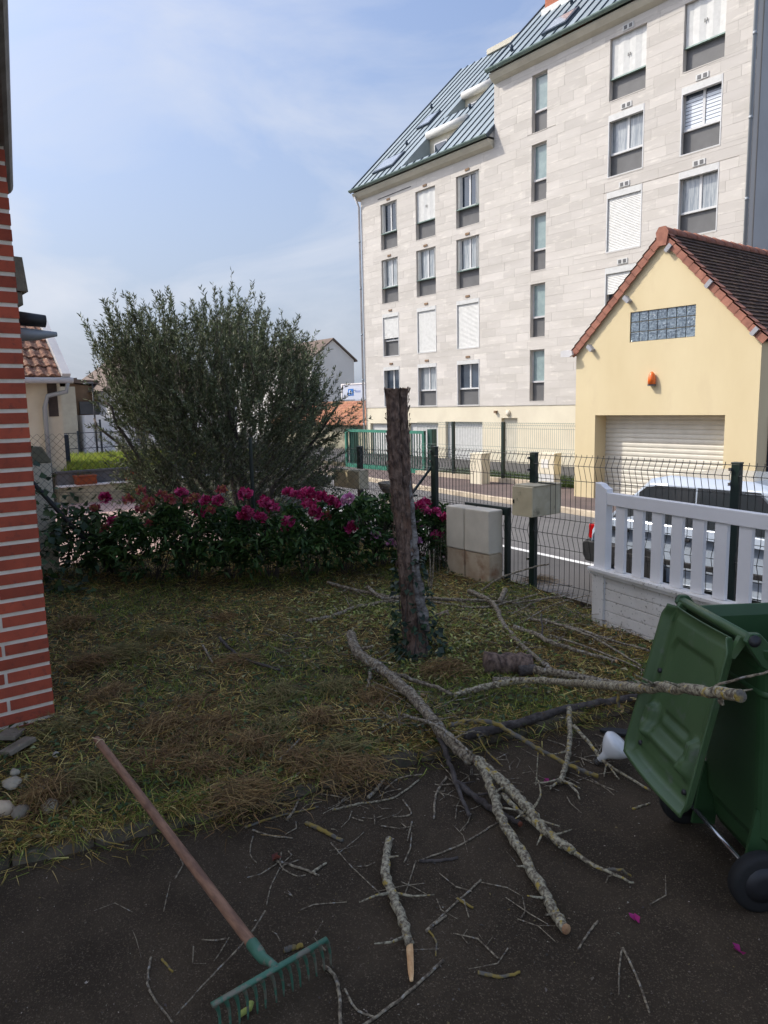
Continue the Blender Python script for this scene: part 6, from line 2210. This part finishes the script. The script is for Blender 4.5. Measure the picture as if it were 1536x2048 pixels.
# loose twigs on the driveway
TW = [('yellow twig parallel to the kerb right of the rake handle', [(490, 1655), (530, 1640), (580, 1627), (637, 1614)], .006, .003, 'bark_yellow'),
      ('grey twig crossing the yellow one beside the kerb', [(573, 1641), (590, 1616), (598, 1596)], .006, .004, 'bark_plain'),
      ('thin brown twig just below the yellow kerb twig', [(505, 1660), (545, 1672), (586, 1676)], .004, .003, 'bark_plain'),
      ('stubby orange lichen stick above the split stick', [(612, 1645), (650, 1664), (686, 1681)], .009, .007, 'bark_yellow'),
      ('long thin twig running down to the split stick', [(662, 1686), (702, 1732), (766, 1792)], .003, .002, 'bark_plain'),
      ('pale twig with yellow tip lying under the thick limb', [(665, 1620), (715, 1608), (785, 1596), (838, 1560)], .005, .004, 'bark_grey'),
      ('short fat grey stick pointing at the kerb', [(736, 1596), (752, 1580), (767, 1560)], .009, .007, 'bark_plain'),
      ('curved thin twig over the short fat stick', [(770, 1578), (800, 1556), (845, 1549)], .004, .003, 'bark_plain'),
      ('bow shaped grey stick left of the dark branch', [(893, 1555), (872, 1590), (868, 1636)], .006, .004, 'bark_plain'),
      ('tiny forked twig below the pale yellow tipped twig', [(806, 1600), (822, 1628), (786, 1634)], .004, .003, 'bark_plain'),
      ('small hooked twig left of the red leaf', [(506, 1672), (500, 1706), (513, 1726)], .003, .002, 'bark_plain'),
      ('straight grey stick beside the red leaf', [(553, 1722), (600, 1736), (638, 1751)], .005, .004, 'bark_plain'),
      ('looped thin twig beside the red leaf', [(563, 1704), (562, 1732), (590, 1751), (612, 1750)], .003, .002, 'bark_plain'),
      ('short lichen stick right of the red leaf', [(625, 1745), (652, 1726)], .006, .004, 'bark_grey'),
      ('drooping thin twig under the red leaf', [(560, 1736), (542, 1772), (533, 1810)], .003, .002, 'bark_plain'),
      ('very long thin twig passing over the rake neck', [(530, 1822, .02), (490, 1882, .06), (420, 1955, .01), (352, 2030, .0)], .003, .002, 'bark_plain'),
      ('bent brown twig left of the rake head', [(302, 1915), (297, 1975), (346, 2046)], .004, .003, 'bark_plain'),
      ('smooth grey twig right of the rake tines with pale tip', [(646, 1930), (674, 1962), (680, 2048), (672, 2100)], .006, .005, 'bark_plain'),
      ('long thin straight twig reaching from the yellow branch to the left', [(1003, 1640), (920, 1690), (836, 1722)], .004, .003, 'bark_plain'),
      ('reddish short stick at the end of the long straight twig', [(838, 1722), (880, 1721), (916, 1715)], .006, .005, 'bark_dark'),
      ('thin twig hanging down from the reddish short stick', [(832, 1722), (820, 1758), (810, 1790)], .003, .002, 'bark_plain'),
      ('thin diagonal twig between split stick and yellow branch', [(962, 1760), (905, 1812), (852, 1860)], .004, .003, 'bark_plain'),
      ('smooth short pale twig beside the diagonal twig', [(852, 1862), (893, 1830)], .005, .004, 'bark_plain'),
      ('yellow tipped twig below the diagonal twig', [(858, 1862), (872, 1882), (872, 1912)], .004, .002, 'bark_yellow'),
      ('small curled yellow twig above the diagonal twig', [(914, 1798), (930, 1806), (946, 1816)], .005, .004, 'bark_yellow'),
      ('lone slanting twig below the yellow branch at right', [(1196, 1842), (1175, 1868), (1156, 1900)], .004, .003, 'bark_plain'),
      ('right leg of the wishbone twig at the bottom right', [(1246, 1896), (1275, 1958), (1299, 2025)], .004, .003, 'bark_plain'),
      ('left leg of the wishbone twig at the bottom right', [(1244, 1896), (1238, 1940), (1238, 1988)], .003, .002, 'bark_plain'),
      ('long bottom twig sloping down left of the split end', [(887, 1920), (820, 1982), (748, 2036), (700, 2070)], .005, .004, 'bark_plain'),
      ('thin bent twig joining the long bottom twig', [(690, 1978), (712, 2018), (748, 2034)], .004, .003, 'bark_plain'),
      ('yellow and grey curved twig lying alone at the bottom', [(956, 1945), (1000, 1953), (1040, 1944)], .006, .004, 'bark_yellow'),
      ('small lichen twig near the bin wheel', [(1265, 1618), (1300, 1606)], .005, .003, 'bark_grey'),
      ('thin twig curling across the asphalt under the arching branch', [(1140, 1545), (1200, 1570), (1228, 1590)], .003, .002, 'bark_plain'),
      ('upright thin twig standing over the pale limb', [(1072, 1570, .02), (1074, 1540, .08), (1076, 1505, .14)], .003, .002, 'bark_grey'),
      ('dry stalk lying over the kerb at the far left', [(165, 1655, .03), (200, 1680, .02), (258, 1692, .0)], .003, .002, 'bark_yellow'),
      ('short yellow stick just behind the rake head', [(568, 1900), (606, 1890)], .009, .007, 'bark_yellow'),
      ('thin straw lying left of the rake neck', [(458, 1875), (440, 1905), (428, 1922)], .002, .002, 'bark_plain'),
      ('yellow flake like twig left of the bent brown twig', [(324, 1918), (345, 1944)], .004, .003, 'bark_yellow')]
for lab, pts, r0, r1, m in TW:
    branch(lab, pts, r0, r1, m, group='twigs on the driveway', name='twig', cat='twig', ground=DR)

# ------------------------------------------------------------------ rake
rk_l, rk_r = Vector(gz(428, 2008, .075)), Vector(gz(650, 1880, .075))
rake = thing('garden_rake', 'garden rake with wooden handle and worn green steel head', 'rake', Vector(gz(540, 1940, -.05)))
rd_ = (rk_r - rk_l).normalized()
t0, t1 = Vector(gz(442, 2074, -.046)), Vector(gz(664, 1932, -.046))
dn = ((t0 - rk_l) + (t1 - rk_r)) / 2
dn_u = dn.normalized()
fwdn = dn_u.cross(rd_).normalized()
b = B()
b.tube([rk_l - rd_ * .006, rk_l.lerp(rk_r, .5), rk_r + rd_ * .006], [.0085, .0095, .0085], 8, True, .8)
b.obj('head_bar', 'rake_green', rake, True)
NT = 14
for j in range(NT):
    p = rk_l.lerp(rk_r, j / (NT - 1))
    e = t0.lerp(t1, j / (NT - 1)) + Vector((random.uniform(-.003, .003), random.uniform(-.003, .003), 0))
    out_ = Vector((dn.x, dn.y, 0)).normalized()
    m1 = p.lerp(e, .25) + out_ * .012
    m2 = p.lerp(e, .6) + out_ * .012
    tb_ = B()
    tb_.tube(smooth_path([p, m1, m2, e], 3), list(np.linspace(.0078, .0026, 10)), 6)
    tb_.obj('tine', 'rake_green', rake, True)
mid = rk_l.lerp(rk_r, .535)
hs = Vector(gz(508, 1893, .06))
ht = Vector(gz(193, 1478, .17))
hd = (hs - ht).normalized()
b = B()
b.tube([hs - hd * .015, hs + hd * .03, hs + hd * .055, mid.lerp(hs, .25), mid], [.0185, .0175, .015, .011, .011], 12)
b.obj('socket', 'rake_green', rake, True)
b = B()
hp = smooth_path([ht, ht.lerp(hs, .33) + Vector((0, 0, .004)), ht.lerp(hs, .66), hs + hd * .01], 5)
b.tube(hp, [.0135] + [.0165] * (len(hp) - 1), 14)
hn = b.obj('handle', 'rake_handle', rake, True)
b = B()
tp = ht + hd * .05
ux = hd.cross(Vector((0, 0, 1))).normalized()
uz = ux.cross(hd)
b.tube([tp + (ux * math.cos(a) + uz * math.sin(a)) * .0185 + hd * (.006 * math.sin(a * 2)) for a in np.linspace(0, 6.2, 16)], .0022, 5)
b.tube([tp + uz * .018, tp + uz * .035 + ux * .03 - hd * .01], .0018, 5)
b.obj('twine', 'twine', hn, True)

# ------------------------------------------------------------------ green wheelie bin with its lid hanging open
HA = math.atan2(-.556, .831)
bc = Vector((-1.24, 2.375, -.05))
binr = thing('wheelie_bin', 'green wheelie bin with its lid hanging open at the right edge', 'bin', bc, HA)
BZ = .05


def ring(hw, y0, y1, z, r=.05, n=5):
    pts = []
    for (cx_, cy_, a0) in ((hw - r, y1 - r, 0), (-hw + r, y1 - r, 90), (-hw + r, y0 + r, 180), (hw - r, y0 + r, 270)):
        for k in range(n + 1):
            a = math.radians(a0 + 90 * k / n)
            pts.append((cx_ + r * math.cos(a), cy_ + r * math.sin(a), z))
    return pts


def loft(rings, name, m, par, capb=True, capt=False, smooth=True, bev=0):
    b = B()
    n = len(rings[0])
    b.add([p for r in rings for p in r], [(i * n + j, i * n + (j + 1) % n, (i + 1) * n + (j + 1) % n, (i + 1) * n + j) for i in range(len(rings) - 1) for j in range(n)] + ([tuple(range(n))] if capb else []) + ([tuple(range((len(rings) - 1) * n, len(rings) * n))] if capt else []))
    return b.obj(name, m, par, smooth, local=True, bevel=bev)


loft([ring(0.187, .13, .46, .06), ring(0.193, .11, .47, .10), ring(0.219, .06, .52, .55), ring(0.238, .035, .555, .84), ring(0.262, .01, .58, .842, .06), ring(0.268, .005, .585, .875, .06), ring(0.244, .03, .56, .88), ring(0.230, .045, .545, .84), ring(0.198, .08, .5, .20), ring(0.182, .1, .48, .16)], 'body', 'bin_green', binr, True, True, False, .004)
for z in (.70, .78):
    loft([ring(0.234 + (z - .70) * .1, .048, .548, z), ring(0.242 + (z - .70) * .1, .036, .556, z + .012), ring(0.238 + (z - .70) * .1, .046, .55, z + .024)], 'rib', 'bin_green', binr, False, False)
b = B()
b.tube([(-.222, -.012, .905), (.222, -.012, .905)], .0165, 12)
hb_ = b.obj('handle_bar', 'bin_green_light', binr, True, local=True)
for sx in (-1, 1):
    b = B()
    b.prism([(sx * .222, -.035, .90), (sx * .222, -.02, .928), (sx * .222, .01, .926), (sx * .222, .06, .87), (sx * .222, .05, .80), (sx * .222, .02, .82)], (sx * .022, 0, 0))
    b.obj('bracket', 'bin_green', binr, local=True, bevel=.003)
    b = B()
    b.lathe([(.019, 0), (.019, .006), (.0, .0065)], (0, 0, 0), 16, 'X', Matrix.Scale(sx, 4, (1, 0, 0)))
    for i, v in enumerate(b.v):
        b.v[i] = (v[0] + sx * .2445, v[1] - .010, v[2] + .905)
    b.obj('end_cap', 'black_plastic', binr, True, local=True)
# wheels and axle
B().tube([(-.255, .045, .10), (.255, .045, .10)], .009, 10).obj('axle', 'car_chrome', binr, True, local=True)
for sx in (-1, 1):
    b = B()
    prof = [(.04, -.022), (.085, -.024), (.098, -.018), (.10, 0), (.098, .018), (.085, .024), (.04, .022)]
    vs = []
    b.lathe(prof, (sx * .255, .045, .10), 24, 'X')
    w = b.obj('wheel', 'rubber', binr, True, local=True)
    b = B()
    b.lathe([(.02, -.03), (.06, -.026), (.06, .026), (.02, .03)], (sx * .255, .045, .10), 18, 'X')
    b.obj('hub', 'black_plastic', w, True, local=False).matrix_basis = WM[binr]
    b = B()
    b.prism([(sx * .165, .03, .05), (sx * .165, .12, .04), (sx * .165, .14, .26), (sx * .165, .07, .30)], (sx * .012, 0, 0))
    b.obj('axle_bracket', 'bin_green', binr, local=True)
# lid: a moulded panel seen from inside
LB = Vector((0, -.235, -.972)).normalized()
LC = Vector((0, -LB.z, LB.y)) * -1
if LC.y > 0:
    LC = -LC
LO = Vector((0, -.035, .895))
NA, NB = 48, 58
LW, LL = .243, .60


def sstep(x, a, b_):
    t_ = min(1, max(0, (x - a) / (b_ - a)))
    return t_ * t_ * (3 - 2 * t_)


def lid_h(a, b_):
    e = min(LW - abs(a), LL - b_ if b_ > .3 else 9, b_ + .02)
    h = .040 * (1 - sstep(e, .004, .030)) - .004 * (1 - sstep(abs(e - .05), .0, .01))
    # sunk inner field with a rounded upper outline
    fa, fb = .165 - .03 * sstep(.16 - b_, 0, .06), b_
    inn = sstep(fa - abs(a), -.004, .006) * sstep(fb - .105 - .1 * a * a, -.004, .006) * (1 - sstep(fb, .43, .445))
    h -= .012 * inn
    # the two moulded grips near the free edge
    for sx in (-1, 1):
        ga = abs(a - sx * .155)
        h += .034 * (1 - sstep(ga, .014, .032)) * sstep(b_, .36, .385) * (1 - sstep(b_, .475, .51))
    h += .014 * (1 - sstep(abs(b_ - .475), .006, .016)) * (1 - sstep(abs(a), .13, .16))
    h -= .012 * (1 - sstep(abs(b_ - .375), .004, .010)) * (1 - sstep(abs(a), .085, .095))
    h += .008 * (1 - sstep(abs(b_ - .405), .004, .012)) * (1 - sstep(abs(a), .085, .095))
    return h


vs, fs = [], []
for ib in range(NB + 1):
    for ia in range(NA + 1):
        bb = LL * ib / NB
        wid = 1 - .06 * (1 - bb / LL) - .05 * sstep(bb, LL - .05, LL) - .10 * (1 - sstep(bb, 0, .05))
        aa = (-LW + 2 * LW * ia / NA)
        cc = lid_h(aa, bb) + .02 * math.cos(aa / LW * 1.3)
        vs.append(LO + Vector((aa * wid, 0, 0)) + LB * bb + LC * cc)
nv = len(vs)
vs += [v - LC * .007 for v in vs]
for ib in range(NB):
    for ia in range(NA):
        i = ib * (NA + 1) + ia
        fs.append((i, i + 1, i + NA + 2, i + NA + 1))
        fs.append((nv + i, nv + i + NA + 1, nv + i + NA + 2, nv + i + 1))
for ia in range(NA):
    fs.append((ia, nv + ia, nv + ia + 1, ia + 1))
    k = NB * (NA + 1) + ia
    fs.append((k, k + 1, nv + k + 1, nv + k))
for ib in range(NB):
    k = ib * (NA + 1)
    fs.append((k, k + NA + 1, nv + k + NA + 1, nv + k))
    k += NA
    fs.append((k, nv + k, nv + k + NA + 1, k + NA + 1))
b = B()
b.add(vs, fs)
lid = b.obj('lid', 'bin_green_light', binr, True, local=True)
for (aa, bb) in ((-.18, .535), (.17, .54), (-.185, .25)):
    p = LO + Vector((aa, 0, 0)) + LB * bb + LC * (lid_h(aa, bb) + .012)
    b = B()
    b.tube([p - LC * .01, p + LC * .008], .009, 10)
    o = b.obj('rivet', 'black_plastic', lid, True)
    o.matrix_basis = WM[binr]
for sx in (-1, 1):
    b = B()
    b.prism([LO + Vector((sx * .19, 0, .012)), LO + Vector((sx * .19, .035, .01)), LO + LB * .06 + Vector((sx * .19, .0, 0)), LO + LB * .06 + LC * .02 + Vector((sx * .19, 0, 0))], (sx * .02, 0, 0))
    o = b.obj('hinge', 'bin_green_light', lid)
    o.matrix_basis = WM[binr]

# ------------------------------------------------------------------ small things
# reflector bulb lying on the driveway
bq = Vector(gz(1206, 1528, -.05))
bulb = thing('reflector_bulb', 'white reflector light bulb lying on the driveway beside the bin', 'light bulb', bq)
axd = (RT * .55 + UP * .62 - FW * .25).normalized()
Mq = axd.to_track_quat('Z', 'Y').to_matrix().to_4x4()
cb = Vector(gz(1203, 1518, -.02)) + Vector((0, 0, .004))
Mq = Mq @ Matrix.Scale(1.2, 4)
B().lathe([(.0, -.012), (.013, -.01), (.016, .02), (.03, .035), (.05, .06), (.058, .08), (.058, .088), (.05, .098), (.03, .104), (0, .106)], cb, 28, 'Z', Mq).obj('reflector', 'lamp_white', bulb, True)
B().lathe([(.0, -.035), (.008, -.034), (.0125, -.028), (.0125, -.011), (.013, -.009)], cb, 16, 'Z', Mq).obj('screw_base', 'car_chrome', bulb, True)
# flat black rubber sole
so = Vector(gz(1236, 1467, -.045))
b = B()
rdir = Vector((rh[0], rh[1], 0))
fdir = Vector((fw_[0], fw_[1], 0))
pts = []
for k in range(20):
    a = 2 * math.pi * k / 20
    x, y = .085 * math.cos(a), .034 * math.sin(a) * (1 + .25 * math.cos(a)) - .006 * math.cos(2 * a)
    pts.append(so + rdir * x + fdir * (y - x * .35))
b.prism(pts, (0, 0, .014))
tag(b.obj('rubber_sole', 'rubber', None, bevel=.003), 'flat black rubber sole lying between bulb and bin', 'sole')
# loose petals
for (a, b_, lab) in ((1101, 1566, 'curled magenta petal under the forked grey branch'), (1268, 1845, 'magenta petal on open asphalt at the lower right'), (1478, 1902, 'magenta petals at the right edge below the bin wheel')):
    p = Vector(gz(a, b_, -.047))
    n = 3
    q = np.tile(np.array(p), (n, 1)) + rng.normal(0, .008, (n, 3)) * [1, 1, 0]
    V, F, C = leaf_cloud(q, rng.normal(0, 1, (n, 3)) * [1, 1, .2] + [0, 0, .25], np.tile([0, 0, 1.0], (n, 1)), np.full(n, .03), np.full(n, .022), pal(n, [(.38, .03, .17)]), .3, -.1)
    V[:, 2] = np.maximum(V[:, 2], -.048)
    tag(put('petal', np_mesh('petal', V, F, MATS['petal'], C)), lab, 'petal', 'dropped petals')
# red leaf and a green stub by the rake
p = Vector(gz(545, 1722, -.045))
V, F, C = leaf_cloud(np.array([p, p]), np.array([[.5, .6, .5], [-.2, .8, .7]]), np.array([[0, 0, 1.0], [0.3, 0, 1]]), np.array([.04, .035]), np.array([.03, .025]), np.array([(.16, .04, .02), (.12, .03, .02)]))
V[:, 2] = np.maximum(V[:, 2], -.047)
tag(put('red_leaf', np_mesh('red_leaf', V, F, MATS['leaf'], C)), 'curled red brown leaf among the twigs right of the rake handle', 'leaf')
b = B()
b.tube([gz(478, 2030, -.035), gz(500, 2016, -.035), gz(503, 2004, -.03)], .008, 8)
mat('stub_green', lin(170, 178, 96), lin(140, 150, 70), 30, rough=.8)
tag(b.obj('green_stub', 'stub_green', None, True), 'bent yellow green plant stub between the rake tines', 'stub')


def pebble(label, px_, py_, s_, m, flat=.7):
    p = Vector(gz(px_, py_, .01))
    b = B()
    b.lathe([(.0, -.5), (.32, -.42), (.48, -.15), (.5, .1), (.38, .36), (.18, .48), (0, .5)], (0, 0, 0), 12)
    se = random.uniform(0, 99)
    for i, v in enumerate(b.v):
        v = Vector(v)
        g_ = 1 + .35 * mnoise.noise(v * 2.1 + Vector((se, 0, 0))) + .15 * mnoise.noise(v * 5 + Vector((se, 3, 0)))
        b.v[i] = (p.x + v.x * g_ * s_ * 1.2, p.y + v.y * g_ * s_ * .9, p.z + v.z * g_ * s_ * flat)
    tag(b.obj('stone', m, None, True), label, 'stone', 'stones at the brick corner')


pebble('oval grey stone at the left edge by the kerb', 42, 1625, .075, 'stone_grey')
pebble('knobbly pale stone right of the oval grey stone', 100, 1612, .07, 'stone_pale')
pebble('tan stone half buried at the far left', 8, 1618, .09, 'concrete_box_low')
pebble('larger pale stone heap piece above the oval grey stone', 25, 1565, .09, 'stone_pale', .4)
pebble('small pale stone above the rake handle end at left', 88, 1578, .05, 'stone_pale')
pebble('white pebble near the end of the rake handle', 112, 1510, .035, 'stone_pale')
pebble('pale grey stone lowest at the left edge', 30, 1545, .05, 'stone_pale')
for (a, b_, lab) in ((36, 1492, 'flat grey slate piece at the foot of the brick corner'), (22, 1468, 'tilted grey slate piece leaning by the brick corner')):
    p = Vector(gz(a, b_, .02))
    b = B()
    b.box(-.07, .07, -.045, .045, -.012, .012, TRS(p, (random.uniform(-.2, .2), random.uniform(-.2, .2), random.uniform(0, 3))))
    tag(b.obj('slate', 'stone_grey', None, bevel=.004), lab, 'slate', 'stones at the brick corner')
